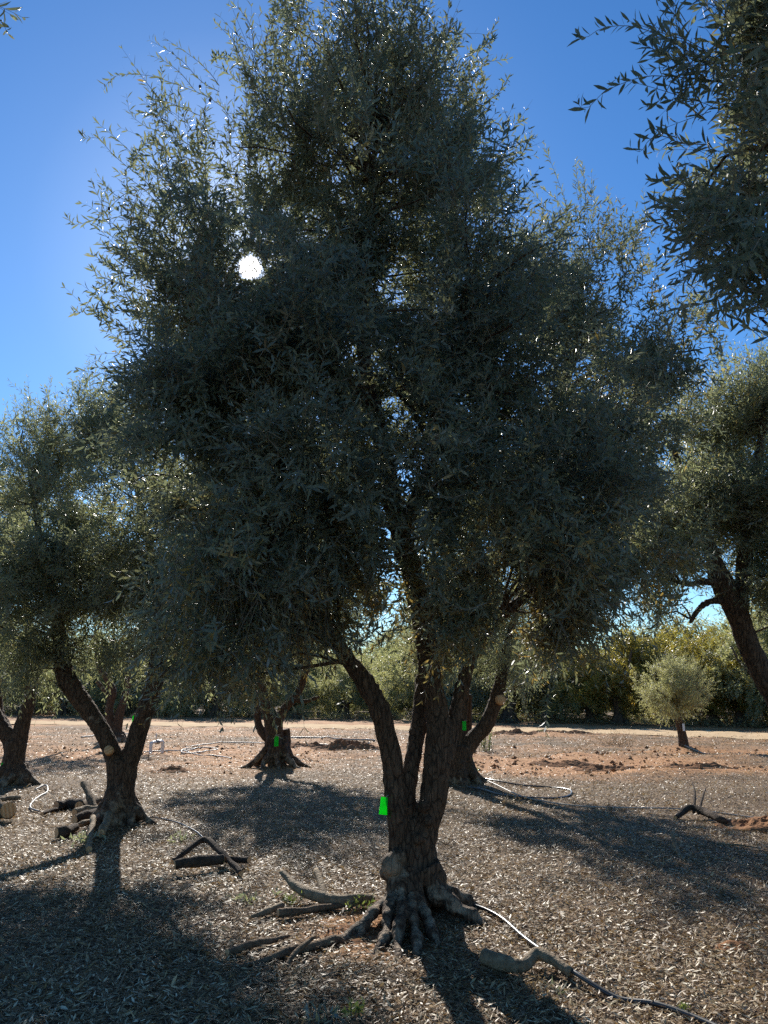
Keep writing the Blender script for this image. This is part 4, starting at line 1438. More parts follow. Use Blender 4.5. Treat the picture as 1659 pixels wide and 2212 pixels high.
# dirt road: a diagonal strip beyond the trees
rp = [(-600, 1571), (-200, 1562), (0, 1561), (300, 1564), (600, 1568), (900, 1573), (1200, 1579), (1450, 1584), (1659, 1589), (2000, 1597), (2600, 1606)]
C_ = np.array([gnd(a, b)[:2] for a, b in rp])
C3 = np.column_stack([C_, np.zeros(len(C_))])
C3, _ = spline(C3, np.ones(len(C3)), 160)
Tn = unit(np.gradient(C3, axis=0))
Sn = np.stack([-Tn[:, 1], Tn[:, 0], 0 * Tn[:, 0]], 1)
rows_ = []
for j, w in enumerate(np.linspace(-2.1, 2.1, 9)):
    p = C3 + Sn * (w + .25 * n2(C3[:, 0], C3[:, 1], .3, 70 + (j > 4)) * (abs(w) > 1.9))[:, None]
    p[:, 2] = height(p[:, 0], p[:, 1]) + .012 + .03 * (1 - (w / 2.1) ** 2)
    rows_.append(p)
RV = np.stack(rows_, 1).reshape(-1, 3)
ii = (np.arange(159)[:, None] * 9 + np.arange(8)[None, :]).ravel()
road = link('dirt_road', mesh_np('dirt_road', RV, [np.stack([ii, ii + 1, ii + 10, ii + 9], 1)[:, ::-1]], [M['road']], None, None, True))
tag(road, 'pale compacted dirt road crossing behind the orchard', 'road', kind='structure')
for f_ in (road,):
    pass

# fallen leaves
lit = Crown()


def scatter(n, y0, y1, ln, wd, pw, tilt, lod, zoff):
    u = rng.uniform(0, 1, n)
    y = (y0 ** pw + u * (y1 ** pw - y0 ** pw)) ** (1 / pw)
    x = rng.uniform(-1, 1, n) * (.62 * y + .6)
    s = soil_amt(x, y)
    keep = rng.uniform(0, 1, n) > s * .72
    clump = n2(x, y, 2.2, 81) + .6 * n2(x, y, 7.0, 82)
    keep &= rng.uniform(-1, 1.2, n) < clump * 1.0 + .68
    # the road and the trunk feet stay free
    keep &= np.hypot(x - B_MAIN[0], y - B_MAIN[1]) > .34
    keep &= np.hypot(x - B_LEFT[0], y - B_LEFT[1]) > .3
    x, y = x[keep], y[keep]
    m = len(x)
    yaw = rng.uniform(0, 6.283, m)
    d = np.stack([np.cos(yaw), np.sin(yaw), rng.normal(0, tilt, m)], 1)
    d = unit(d)
    nr = np.stack([rng.normal(0, tilt * 1.5, m), rng.normal(0, tilt * 1.5, m), np.ones(m)], 1)
    nr *= rng.choice([-1, 1], m)[:, None]
    nr = unit(nr - d * np.sum(nr * d, 1, keepdims=True))
    L = ln * rng.uniform(.6, 1.3, m)
    base = np.stack([x, y, height(x, y) + zoff + rng.uniform(0, 1, m) ** 2 * .022 + np.abs(d[:, 2]) * L * .3], 1) - d * (L * .5)[:, None]
    patch = n2(x, y, .7, 85) * .18
    var = np.clip(rng.uniform(0, 1, m) ** 1.25 + patch, 0, 1)
    lit.leaves(base, d, nr, L, L * wd / ln * rng.uniform(.5, 1.2, m), rng.normal(.12, .15, m), var, lod)


scatter(230000, 3.2, 9.5, .043, .0095, 1.0, .3, 1, .004)
scatter(9000, 3.2, 8.0, .06, .0125, 1.0, .35, 0, .010)
scatter(170000, 9.5, 19.0, .05, .012, .9, .35, 1, .004)
scatter(90000, 19.0, 36.0, .075, .02, .9, .4, 1, .006)
# short stalks among them
m = 9000
y = 3.2 + rng.uniform(0, 1, m) ** 1.3 * 9
x = rng.uniform(-1, 1, m) * (.62 * y + .5)
yaw = rng.uniform(0, 6.283, m)
Ls = rng.uniform(.03, .14, m)
dd = np.stack([np.cos(yaw), np.sin(yaw), rng.normal(0, .12, m)], 1)
b0 = np.stack([x, y, height(x, y) + .012], 1)
bend = rng.normal(0, .2, (m, 3)) * np.array([1, 1, .2]) * Ls[:, None]
lit.stems(np.stack([b0 - dd * Ls[:, None] * .5, b0 + bend * .4, b0 + dd * Ls[:, None] * .5], 1), rng.uniform(.0012, .0032, m), .001)
litter = link('leaf_litter', lit.mesh('leaf_litter', M['litter'], M['whip']))
tag(litter, 'dry fallen olive leaves and stalks covering the orchard floor', 'leaf litter', kind='stuff')


# clods of broken red earth, uncountable
m = 9000
y = 9.5 + rng.uniform(0, 1, m) ** 1.1 * 19
x = rng.uniform(-1, 1, m) * (.6 * y)
s_ = soil_amt(x, y)
kp = rng.uniform(0, 1, m) < (s_ - .38) * 1.5
x, y = x[kp], y[kp]
m = len(x)
sz = .012 + .05 * rng.uniform(0, 1, m) ** 3
octa = np.array([[1, 0, 0], [-1, 0, 0], [0, 1, 0], [0, -1, 0], [0, 0, .7], [0, 0, -.7]], float)
CV = octa[None] * sz[:, None, None] * rng.uniform(.55, 1.3, (m, 6, 3)) + rng.normal(0, .2, (m, 6, 3)) * sz[:, None, None]
CV += np.stack([x, y, height(x, y) + sz * .25], 1)[:, None, :]
ct = np.array([[0, 2, 4], [2, 1, 4], [1, 3, 4], [3, 0, 4], [2, 0, 5], [1, 2, 5], [3, 1, 5], [0, 3, 5]])
clods = link('earth_clods', mesh_np('earth_clods', CV.reshape(-1, 3), [(np.arange(m)[:, None, None] * 6 + ct[None]).reshape(-1, 3)], [M['soil']]))
tag(clods, 'crumbs and clods of dug red earth strewn in the middle distance', 'clods', kind='stuff')

# ================================================================== things on the ground
def log(name, label, cat, pts, rad, mat='log_bark', group=None, ends=(True, True), seg=14, n=16, seed=0, bump=.13, forks=()):
    """a cut piece of wood: bark body with its sawn ends"""
    n = 34
    P, r = spline(pts, rad, n)
    P = P + .25 * r[:, None] * np.stack([vnoise(P * 7, seed + 40), vnoise(P * 7, seed + 41), vnoise(P * 7, seed + 42)], 1)
    r = r * (1 + .18 * vnoise(P * 11, seed + 43))
    V, q, t = tube(P, r, seg, True)
    cen = np.repeat(P, seg, 0)
    k = 1 + bump * vnoise(V[:n * seg] * 9, seed) + bump * .6 * vnoise(V[:n * seg] * 26, seed + 1)
    V[:n * seg] = cen + (V[:n * seg] - cen) * k[:, None]
    A = Acc()
    A.add(V, q, t)
    for fp, fr in forks:
        A.tube(fp, fr, 10, 9)
    V, q, t = A.get()
    o = link(name, mesh_np(name, V, [q, t], [M[mat]], None, None, True))
    tag(o, label, cat, group)
    for e_, (i, j) in zip(ends, ((0, 1), (-1, -2))):
        if e_:
            d = P[i] - P[j]
            d /= np.linalg.norm(d)
            Vd, qd, td = tube(np.array([P[i] - d * .004, P[i] + d * .004]), [r[i] * .93] * 2, 18)
            link('sawn_end', mesh_np('sawn_end', Vd, [qd, td], [M['wood_end']], None, None, False), o)
    return o


def gp(px, py, up=0.0):
    return on_ground(px, py, up)


G_LOG = 'cut logs piled at the left tree'
# log pile by the left tree
log('log', 'thick dark bark log lying at the back of the log pile', 'log', [gp(120, 1752, .06), gp(150, 1748, .07), gp(184, 1752, .07)], [0.063, 0.074, 0.063], 'log_dark', G_LOG, seed=1)
log('log', 'log with orange sawn face in the middle of the log pile', 'log', [gp(170, 1760, .10), gp(195, 1750, .10), gp(212, 1744, .09)], [0.056, 0.056, 0.052], 'log_bark', G_LOG, seed=2)
log('log', 'log leaning upright on top of the log pile', 'log', [gp(206, 1766, .08), gp(190, 1760, .22), gp(176, 1752, .34)], [0.044, 0.046, 0.041], 'log_bark', G_LOG, seed=3)
log('log', 'pale smooth log in front of the leaning one in the pile', 'log', [gp(160, 1773, .09), gp(186, 1768, .10), gp(216, 1768, .09)], [0.041, 0.048, 0.041], 'branch_tan', G_LOG, seed=4)
log('log', 'dark red split log at the front of the pile', 'log', [gp(160, 1790, .07), gp(186, 1785, .08), gp(215, 1778, .08)], [0.063, 0.067, 0.059], 'log_dark', G_LOG, seed=5)
log('log', 'slanting log propped against the roots of the left tree', 'log', [gp(216, 1818, .05), gp(232, 1800, .12), gp(246, 1782, .22)], [0.041, 0.044, 0.041], 'branch_tan', G_LOG, seed=6)
log('log', 'short pale stick log standing out below the left tree roots', 'log', [gp(190, 1842, .03), gp(194, 1822, .05), gp(199, 1800, .12)], [0.030, 0.031, 0.030], 'branch_tan', G_LOG, seed=7)
log('log', 'pale short log left of the slanting one', 'log', [gp(160, 1803, .05), gp(178, 1800, .06), gp(194, 1796, .06)], [0.030, 0.033, 0.030], 'branch_tan', G_LOG, seed=8)
log('log', 'short log with broad orange sawn face at the foot of the pile', 'log', [gp(118, 1818, .07), gp(140, 1815, .07), gp(160, 1806, .06)], [0.056, 0.059, 0.044], 'log_dark', G_LOG, seed=9)
log('log', 'small log touching the trunk behind the pile', 'log', [gp(214, 1752, .07), gp(228, 1748, .08), gp(240, 1744, .08)], [0.033, 0.037, 0.033], 'log_bark', G_LOG, seed=10)
log('log', 'thin dark log at the far left end of the pile', 'log', [gp(90, 1766, .04), gp(110, 1758, .04), gp(132, 1752, .04)], [0.022, 0.026, 0.022], 'log_dark', G_LOG, seed=11)
log('log', 'sawn log with round orange face at the left edge of the photo', 'log', [gp(12, 1776, .13), gp(-20, 1768, .13), gp(-60, 1752, .13)], [0.096, 0.100, 0.096], 'log_bark', None, seed=12)
log('log', 'small pale log below the left edge tree', 'log', [gp(-5, 1738, .04), gp(20, 1735, .05), gp(42, 1733, .04)], [0.030, 0.033, 0.030], 'branch_tan', None, seed=13)

# fallen branches
G_BR = 'cut branches lying around the foreground tree'
log('branch', 'forked pale branch with a raised crook, upper of two left of the roots', 'branch', [gp(800, 1955, .04), gp(770, 1962, .06), gp(720, 1962, .06), gp(670, 1952, .07), gp(632, 1938, .10), gp(605, 1926, .15)],
    [.035, .038, .04, .04, .032, .018], 'branch_tan', G_BR, (True, False), seed=21, forks=[([gp(700, 1955, .05), gp(690, 1935, .12), gp(682, 1925, .16)], [.03, .026, .024])])
log('branch', 'straight grey branch lying below the crooked one left of the roots', 'branch', [gp(755, 1962, .03), gp(700, 1970, .035), (gp(640, 1980, .04)), gp(600, 1985, .04)], [0.018, 0.022, 0.026, 0.027], 'log_bark', G_BR, seed=22)
log('branch', 'short split piece of branch at the left end of the pair', 'branch', [gp(540, 1990, .03), gp(570, 1982, .03), gp(610, 1968, .04)], [0.014, 0.024, 0.022], 'branch_tan', G_BR, seed=23)
log('branch', 'rough dark branch on the ground left of the lowest roots', 'branch', [gp(490, 2065, .03), gp(540, 2052, .04), gp(590, 2035, .03), gp(625, 2022, .02)], [0.021, 0.026, 0.018, 0.008], 'log_bark', G_BR, (True, False), seed=24)
log('branch', 'branch half buried in litter reaching the lowest roots', 'branch', [gp(520, 2085, .0), gp(590, 2072, .02), gp(650, 2055, .03), gp(720, 2032, .03), gp(745, 2025, .0)], [0.010, 0.022, 0.027, 0.026, 0.016], 'log_bark', G_BR, (False, False), seed=25,
    forks=[([gp(612, 2092, .0), gp(640, 2072, .05), gp(680, 2050, .09)], [.012, .016, .012])])
log('branch', 'crooked thick branch with round sawn face beside the black hose', 'branch', [gp(1047, 2090, .06), gp(1090, 2102, .06), gp(1130, 2108, .06), gp(1160, 2096, .08), gp(1195, 2108, .07), gp(1232, 2125, .05)],
    [.044, .041, .037, .040, .032, .027], 'branch_tan', G_BR, (True, False), seed=26, bump=.1)
log('branch', 'dark arched branch lying in shade between the two nearest trees', 'branch', [gp(372, 1870, .05), gp(410, 1858, .12), gp(440, 1850, .18), gp(470, 1862, .12), gp(500, 1880, .07), gp(520, 1892, .03)],
    [0.022, 0.025, 0.032, 0.029, 0.026, 0.022], 'log_dark', None, seed=27)
log('log', 'dark log lying in shade under the arched branch', 'log', [gp(378, 1886, .08), gp(430, 1882, .09), gp(480, 1876, .08)], [0.040, 0.049, 0.040], 'log_dark', None, seed=28)
log('log', 'dark log end behind the arched branch', 'log', [gp(470, 1868, .06), gp(505, 1868, .06), gp(538, 1872, .06)], [0.026, 0.029, 0.026], 'log_dark', None, seed=29)
log('branch', 'dark crooked branch heap in shade at the right side', 'branch', [gp(1460, 1775, .04), gp(1490, 1768, .12), gp(1520, 1772, .10), gp(1560, 1785, .06), gp(1580, 1778, .03)], [0.024, 0.040, 0.044, 0.036, 0.016], 'log_dark', None, seed=30,
    forks=[([gp(1500, 1770, .08), gp(1505, 1758, .25), gp(1500, 1748, .36)], [.02, .014, .006]), ([gp(1510, 1772, .08), gp(1522, 1760, .22), gp(1530, 1752, .3)], [.018, .012, .005])])
log('branch', 'curved pale branch stub standing in shade on the right', 'branch', [gp(1470, 1852, .0), gp(1462, 1843, .05), gp(1456, 1836, .12), gp(1458, 1830, .16)], [0.016, 0.019, 0.018, 0.014], 'branch_tan', None, seed=31)


# hoses
def hose(name, label, pts, r, mat, group=None, n=None):
    n = n or max(20, 10 * len(pts))
    P, rr = spline(pts, [r] * len(pts), n)
    P[:, 2] = np.maximum(P[:, 2], height(P[:, 0], P[:, 1]) + r * .8)
    o = link(name, mesh_np(name, *(lambda a: (a[0], [a[1], a[2]]))(tube(P, rr, 8)), [M[mat]], None, None, True))
    tag(o, label, 'hose', group)
    return o


hose('irrigation_hose', 'black irrigation hose curving from the foreground roots to the lower right corner',
     [gp(935, 1945, .02), gp(985, 1958, .03), gp(1040, 1970, .03), (gp(1085, 1990, .02)), gp(1130, 2028, .02), gp(1180, 2072, .03), gp(1235, 2122, .05), gp(1330, 2160, .02), gp(1420, 2185, .02), gp(1520, 2222, .02), gp(1640, 2280, .02)], .0125, 'hose')
hose('irrigation_hose', 'dark irrigation hose loop lying behind the foreground trunk on the right', [gp(1000, 1680, .02), gp(1060, 1695, .02), gp(1130, 1702, .02), gp(1190, 1704, .02), gp(1232, 1712, .02), gp(1226, 1722, .02), gp(1180, 1726, .02), gp(1090, 1722, .02), gp(1040, 1712, .02), gp(1010, 1708, .02)], 0.0136, 'hose')
hose('irrigation_hose', 'pale irrigation line running right from the half hidden tree', [gp(1010, 1675, .03), gp(1060, 1700, .02), gp(1120, 1722, .02), gp(1180, 1732, .02), gp(1260, 1742, .02), gp(1350, 1748, .02), gp(1500, 1752, .02), gp(1700, 1775, .02)], 0.0099, 'hose_grey')
hose('irrigation_hose', 'white curved hose on the ground between the left edge tree and the log pile', [gp(75, 1708, .02), gp(98, 1704, .04), gp(102, 1712, .02), gp(85, 1722, .02), gp(68, 1740, .02), gp(66, 1750, .02), gp(85, 1756, .02)], 0.0124, 'hose_grey')
hose('irrigation_hose', 'coiled pale hose beside the white pipe riser', [gp(310, 1624, .02), gp(360, 1622, .02), gp(400, 1624, .02), gp(440, 1617, .02), gp(470, 1618, .02), gp(455, 1624, .02), gp(410, 1629, .02), gp(392, 1626, .02), gp(400, 1621, .02), gp(435, 1620, .02)], 0.0161, 'hose_grey')
hose('irrigation_hose', 'pale hose tail running right from the coil', [gp(395, 1625, .03), gp(430, 1631, .02), gp(470, 1633, .02), gp(500, 1638, .02)], 0.0149, 'hose_grey')
hose('irrigation_hose', 'thin pale pipe lying left of the distant tagged tree', [gp(400, 1613, .02), gp(450, 1608, .02), gp(500, 1606, .02), gp(570, 1607, .02)], 0.0161, 'hose_grey')
hose('irrigation_hose', 'upper pale pipe lying right of the distant tagged tree', [gp(620, 1599, .02), gp(680, 1600, .02), gp(740, 1601, .02), gp(810, 1599, .02)], 0.0217, 'hose_grey')
hose('irrigation_hose', 'lower pale pipe lying right of the distant tagged tree', [gp(625, 1612, .02), gp(680, 1609, .02), gp(740, 1611, .02), gp(800, 1607, .02)], 0.0174, 'hose_grey')
hose('irrigation_hose', 'pale hose stretched from the young tree to the right edge', [gp(1480, 1618, .05), gp(1520, 1622, .02), gp(1560, 1628, .02), gp(1610, 1632, .02), gp(1700, 1636, .02)], 0.0155, 'hose_grey')
hose('irrigation_hose', 'short white bent pipe on the ground seen in the fork of the left tree', [gp(254, 1596, .02), gp(266, 1590, .05), gp(300, 1589, .02)], 0.0217, 'hose_grey')
hose('irrigation_hose', 'thin pale line on the ground behind the left tree', [gp(175, 1594, .02), gp(215, 1590, .02), gp(250, 1588, .02)], 0.0186, 'hose_grey')
hose('irrigation_hose', 'dark hose trailing right from the left tree roots', [gp(300, 1780, .02), gp(330, 1778, .02), gp(380, 1788, .02), gp(420, 1805, .02), gp(440, 1818, .02)], 0.0087, 'hose')

# white pipe riser with a union
gA, gB = gp(325, 1628), gp(350, 1626)
rz_ = .30
e = empty('pipe_riser', gA)
tag(e, 'white plastic pipe riser bent like an arch with a grey union', 'pipe')
A_ = Acc()
A_.tube([gA, gA + [0, 0, rz_ * .8], gA + (gB - gA) * .08 + [0, 0, rz_], gA + (gB - gA) * .5 + [0, 0, rz_ + .005], gA + (gB - gA) * .92 + [0, 0, rz_], gB + [0, 0, rz_ * .8], gB], [.042] * 7, 60, 14)
V, q, t = A_.get()
link('pipe', mesh_np('pipe', V, [q, t], [M['pvc']], None, None, True), e)
pA, pB = gA + (gB - gA) * .40 + [0, 0, rz_ + .005], gA + (gB - gA) * .62 + [0, 0, rz_ + .005]
V, q, t = tube(np.array([pA, pA * .95 + pB * .05, pA * .5 + pB * .5, pA * .05 + pB * .95, pB]), [.05, .062, .055, .062, .05], 14)
link('union', mesh_np('union', V, [q, t], [M['pvc_dark']], None, None, True), e)
V, q, t = tube(np.array([pA + [0, 0, .05], pA + [0, 0, .22]]), [.012, .010], 8)
link('valve_stem', mesh_np('valve_stem', V, [q, t], [M['pvc']], None, None, True), e)


# tags
def tree_tag(label, c, w, h, yaw, tilt, mat='tag', fold=.25, cat='tag', group=None):
    e = empty('tag', c)
    tag(e, label, cat, group)
    n, m_ = 7, 5
    u = np.linspace(-.5, .5, n)
    v = np.linspace(-.5, .5, m_)
    Uu, Vv = np.meshgrid(u, v)
    X = Uu * w
    Z = Vv * h
    Yy = fold * w * (Uu ** 2) - .03 * w * np.cos(Vv * 3)
    P = np.stack([X, Yy, Z], -1).reshape(-1, 3)
    T2 = P + np.array([0, .0012, 0])
    V = np.vstack([P, T2])
    k = n * m_
    ii = (np.arange(m_ - 1)[:, None] * n + np.arange(n - 1)[None, :]).ravel()
    q1 = np.stack([ii, ii + 1, ii + n + 1, ii + n], 1)
    q = np.vstack([q1, q1[:, ::-1] + k])
    edge = [(i, i + 1) for i in range(n - 1)] + [(i * n + n - 1, (i + 1) * n + n - 1) for i in range(m_ - 1)] + [(k - 1 - i, k - 2 - i) for i in range(n - 1)] + [((m_ - 1 - i) * n, (m_ - 2 - i) * n) for i in range(m_ - 1)]
    q = np.vstack([q, [(b, a, a + k, b + k) for a, b in edge]])
    Rm = np.array(Matrix.Rotation(yaw, 3, 'Z') @ Matrix.Rotation(tilt, 3, 'Y'))
    V = V @ Rm.T + c
    link('card', mesh_np('card', V, [q], [M[mat]], None, None, False), e)
    top = np.array([0, 0, .46 * h]) @ Rm.T + c
    V, q, t = tube(spline([top + [0, -.003, 0], top + [w * .1, -.006, h * .1], top + [w * .35, .02, h * .16], top + [w * .8, .07, h * .14]], [.0018 * h / .15] * 4, 10)[0], [.0016 * h / .15] * 10, 6)
    link('tie', mesh_np('tie', V, [q, t], [M['cord']], None, None, True), e)
    return e


s_ = mpp(831, 1741, YM - .1)
GT = 'fluorescent green tree tags'
tree_tag('bright green plastic tag tied to the foreground trunk', at(831, 1741, YM - .1), 18 * s_ * 1.25, 36 * s_, .5, R(9), group=GT)
yb = float(B_MID[1]); s_ = mpp(596, 1601, yb)
tree_tag('small green tag on the distant flare-rooted tree', at(597, 1601, yb - .36), 9 * s_, 21 * s_, .1, 0, group=GT)
yb = float(B_RB[1]); s_ = mpp(1003, 1568, yb)
tree_tag('small green tag showing right of the main trunk', at(1003, 1568, yb - .25), 8 * s_, 19 * s_, .1, 0, group=GT)
yb = float(B_LEFT[1]); s_ = mpp(291, 1560, yb + .3)
tree_tag('green tag peeping out left of the right arm of the forked tree', at(291, 1558, yb + .1), 15 * s_, 24 * s_, -.4, 0, group=GT)
yb = float(B_FLEFT[1]); s_ = mpp(8, 1658, yb)
tree_tag('green tag on the tree at the left edge', at(5, 1658, yb - .15), 9 * s_, 19 * s_, .3, R(12), group=GT)
yb = float(B_YOUNG[1]); s_ = mpp(1481, 1572, yb)
tree_tag('white tag on the stem of the small young tree', at(1477, 1571, yb - .14), 6 * s_, 15 * s_, .3, 0, 'tag_white')


# earth heaps, weeds and dry brush
def mound(label, px, py, rx, ry, hh_, seed, cat='soil heap', mat='soil', group=None):
    g = gp(px, py)
    n, m_ = 46, 18
    a = np.linspace(0, 2 * math.pi, n, endpoint=False)
    r = np.linspace(0, 1, m_)
    Aa, Rr = np.meshgrid(a, r)
    X = g[0] + np.cos(Aa) * Rr * rx
    Yy = g[1] + np.sin(Aa) * Rr * ry
    base = height(X, Yy) - .03
    P = np.stack([X.ravel() * 3.5, Yy.ravel() * 3.5, np.zeros(X.size)], 1)
    nz = vnoise(P, seed).reshape(X.shape) * .5 + vnoise(P * 2.6, seed + 1).reshape(X.shape) * .35 + vnoise(P * 7, seed + 2).reshape(X.shape) * .2
    Z = base + .03 * (Rr < .95) + hh_ * np.clip(1 - Rr ** 1.7, 0, 1) * np.clip(.65 + nz, .1, 1.6)
    V = np.stack([X, Yy, Z], -1).reshape(-1, 3)
    i = np.arange(m_ - 1)[:, None] * n
    j = np.arange(n)[None, :]
    q = np.stack([i + j, i + n + j, i + n + (j + 1) % n, i + (j + 1) % n], -1).reshape(-1, 4)
    o = link('soil_heap', mesh_np('soil_heap', V, [q], [M[mat]], None, None, False))
    tag(o, label, cat, group)
    return o


mound('large heap of dug red earth just left of the main trunk in the middle distance', 752, 1618, 1.1, .6, .26, 1)
mound('low red earth heap left of the large one', 665, 1612, .9, .5, .16, 2)
mound('broad red earth heap at the far road seen between the arms of the left tree', 300, 1540, 3.2, 2.0, 1.3, 3)
mound('rounded red earth heap at the far road right of the broad one', 345, 1541, 2.0, 1.4, .8, 4)
mound('crumbly red earth heap in the right middle ground', 1305, 1662, .7, .35, .13, 5)
mound('red earth heap left of the crumbly one', 1210, 1652, .8, .4, .12, 6)
mound('red earth heap at the right end of the dug strip', 1500, 1668, .8, .35, .13, 7)
mound('dark red earth heap at the right edge in shade', 1655, 1788, .6, .4, .17, 8)
mound('small brown clod heap in the lower right', 1590, 2052, .13, .09, .05, 9)
mound('low clod heap right of the left tree', 365, 1668, .45, .3, .12, 10)
mound('small red heap right of the hidden tree, along the road', 1105, 1590, 1.0, .5, .16, 11)
mound('long low red bank in front of the road on the right', 1210, 1588, 1.6, .6, .14, 12)
mound('loose reddish earth against the lowest roots of the foreground tree', 770, 2012, .22, .16, .06, 13)


def plant(name, label, cat, px, py, hh_, w, n, leafm, ln, wd, npair=6, droop=.2, group=None, stem='twig', up=1.2, lean=(0, 0)):
    g = gp(px, py)
    c = Crown()
    P = g + np.column_stack([rng.normal(0, w * .18, n), rng.normal(0, w * .18, n), np.zeros(n)])
    D = np.column_stack([rng.normal(lean[0], w / max(hh_, .01) * .4, n), rng.normal(lean[1], w / max(hh_, .01) * .4, n), np.full(n, up)])
    c.shoots(P, D, hh_ * rng.uniform(.5, 1.05, n), np.full(n, droop), npair, ln, wd, 0, True, 0., .8, None, .0018 * max(1, hh_ / .3))
    e = link(name, c.mesh(name, M[leafm], M[stem]))
    tag(e, label, cat, group)
    return e


plant('weed', 'tall light green weed beside the leaning limb behind the main trunk', 'weed', 1052, 1622, .95, .5, 34, 'weed', .07, .012, 10, .1)
plant('weed', 'little green weed at the foot of the half hidden tree', 'weed', 1022, 1690, .42, .22, 9, 'weed', .05, .014, 7)
plant('weed', 'green seedling leaves in the sunny litter at the bottom centre', 'weed', 765, 2190, .10, .12, 10, 'weed', .04, .010, 4)
plant('weed', 'tiny yellow green tuft near the bottom right corner', 'weed', 1480, 2195, .05, .05, 12, 'weed', .025, .006, 4)
plant('weed', 'pale green sprouts beside the crooked branches left of the roots', 'weed', 630, 1955, .13, .2, 14, 'weed', .045, .010, 4)
plant('weed', 'young green sprouts on the left roots of the foreground tree', 'weed', 775, 1965, .16, .25, 16, 'weed', .04, .010, 4)
plant('dry_plant', 'dry reddish bushy plant left of the young tree', 'dry plant', 1330, 1610, .75, 1.5, 60, 'dry', .04, .008, 9, .1, stem='whip')
plant('dry_plant', 'thin dry stalk standing upright in the right middle ground', 'dry plant', 1285, 1735, .42, .012, 3, 'dry', .03, .008, 6, .0, stem='whip')
plant('dry_plant', 'dry curly stems around the crooked thick branch', 'dry plant', 1150, 2135, .14, .3, 26, 'dry', .018, .005, 8, .5, stem='whip')
plant('dry_plant', 'orange dry tuft between the tree shadow and the thick branch', 'dry plant', 1185, 2165, .06, .09, 46, 'dry', .02, .004, 5, .5, stem='whip')
plant('dry_plant', 'dry brush tuft along the irrigation line on the right', 'dry plant', 1105, 1735, .3, .7, 26, 'dry', .035, .008, 7, .3, stem='whip')
plant('dry_plant', 'pale curled dry stems in the right middle ground', 'dry plant', 1390, 1722, .22, .6, 16, 'dry', .03, .006, 6, .7, stem='whip')
plant('cut_sprig', 'cut olive sprig lying under the crooked branch beside the hose', 'sprig', 1200, 2140, .22, .2, 7, 'leaf', .06, .014, 6, .9, up=.45, lean=(.6, -.3))
plant('cut_sprig', 'green olive sprig lying beside the log pile', 'sprig', 180, 1825, .4, .4, 12, 'leaf_pale', .065, .016, 7, .8, up=.4)
plant('cut_sprig', 'grey green sprig on the ground below the crooked branches on the left', 'sprig', 540, 1945, .3, .35, 12, 'leaf_pale', .06, .014, 7, .9, up=.35)
plant('cut_sprig', 'olive sprig lying at the bottom edge below the seedling', 'sprig', 690, 2205, .22, .2, 8, 'leaf', .06, .014, 6, .9, up=.4)
plant('cut_sprig', 'pale sprig on the shaded ground left of the arched branch', 'sprig', 395, 1818, .3, .4, 10, 'leaf_pale', .06, .014, 7, .9, up=.3)

# undergrowth in front of the far grove: separate scrubby bushes
GU = 'scrubby bushes under the far grove'
BU = []
for b in range(3):
    c = Crown()
    n = 150
    P = np.column_stack([rng.normal(0, .8, n), rng.normal(0, .6, n), np.zeros(n)])
    D = np.column_stack([rng.normal(0, .7, n), rng.normal(0, .7, n), np.full(n, .8)])
    c.shoots(P, D, rng.uniform(.4, 1.0, n), np.full(n, .35), 5, .13, .03, 1, True, 0., .8, None, .004)
    BU.append(c.mesh('bush', M['dry'] if b == 1 else M['leaf_far'], M['whip']))
for i, px in enumerate(np.arange(-60, 1760, 34)):
    u = px / 1659.0
    yb = 59.5 + (36.5 - 59.5) * u + rng.uniform(-.6, 3.5)
    o = link('bush', BU[i % 3])
    x = (px - 829.5) / F * yb
    o.location = (x, yb, h1(x, yb) - .05)
    o.rotation_euler = (0, 0, rng.uniform(0, 6.28))
    sc = rng.uniform(.8, 1.35)
    o.scale = (sc * 1.4, sc * 1.2, sc)
    tag(o, 'dry straw coloured bush below the far grove' if i % 3 == 1 else 'low dull green bush below the far grove', 'bush', GU)

# loose twigs and chips on the litter
GTW = 'loose dry twigs on the orchard floor'
for i, (px, py, dx, dy, r_) in enumerate([(690, 1940, 110, 14, .011), (410, 2010, 60, -22, .008), (640, 2140, 120, -50, .006), (430, 2050, 40, -38, .006), (250, 2150, 26, -60, .006), (1290, 1860, 40, 4, .012),
                                        (1555, 1828, 90, 8, .010), (1400, 2050, 70, 20, .006), (1080, 2105, 30, -50, .004), (600, 1800, 50, -5, .012), (1180, 1830, 60, -20, .008), (880, 2205, 60, -10, .004),
                                        (1350, 2010, 80, 10, .006), (330, 1935, 30, -30, .005), (140, 2020, 60, 18, .005), (760, 1905, 60, 25, .005)]):
    a = gp(px, py, r_ + .006)
    b = gp(px + dx, py + dy, r_ + .006)
    mid = (a + b) / 2 + np.array([0, .03, .006])
    P, rr = spline([a, mid, b], [r_, r_ * .9, r_ * .5], 9)
    o = link('twig', mesh_np('twig', *(lambda z: (z[0], [z[1], z[2]]))(tube(P, rr, 7)), [M['whip' if i % 2 else 'branch_tan']], None, None, True))
    where = ['beside the two crooked branches', 'in the shade left of the branches', 'in the sunlit litter at the bottom centre', 'below the left shade', 'at the bottom left', 'in the shade right of the trunk',
             'at the right edge in shade', 'right of the black hose', 'near the sawn end of the thick branch', 'behind the foreground trunk on the left', 'right of the trunk in deep shade', 'at the bottom edge in the trunk shadow',
             'in the sunny litter on the right', 'left of the arched branch', 'in the far left shade', 'just left of the burl'][i]
    tag(o, 'dry pale twig lying ' + where, 'twig', GTW)

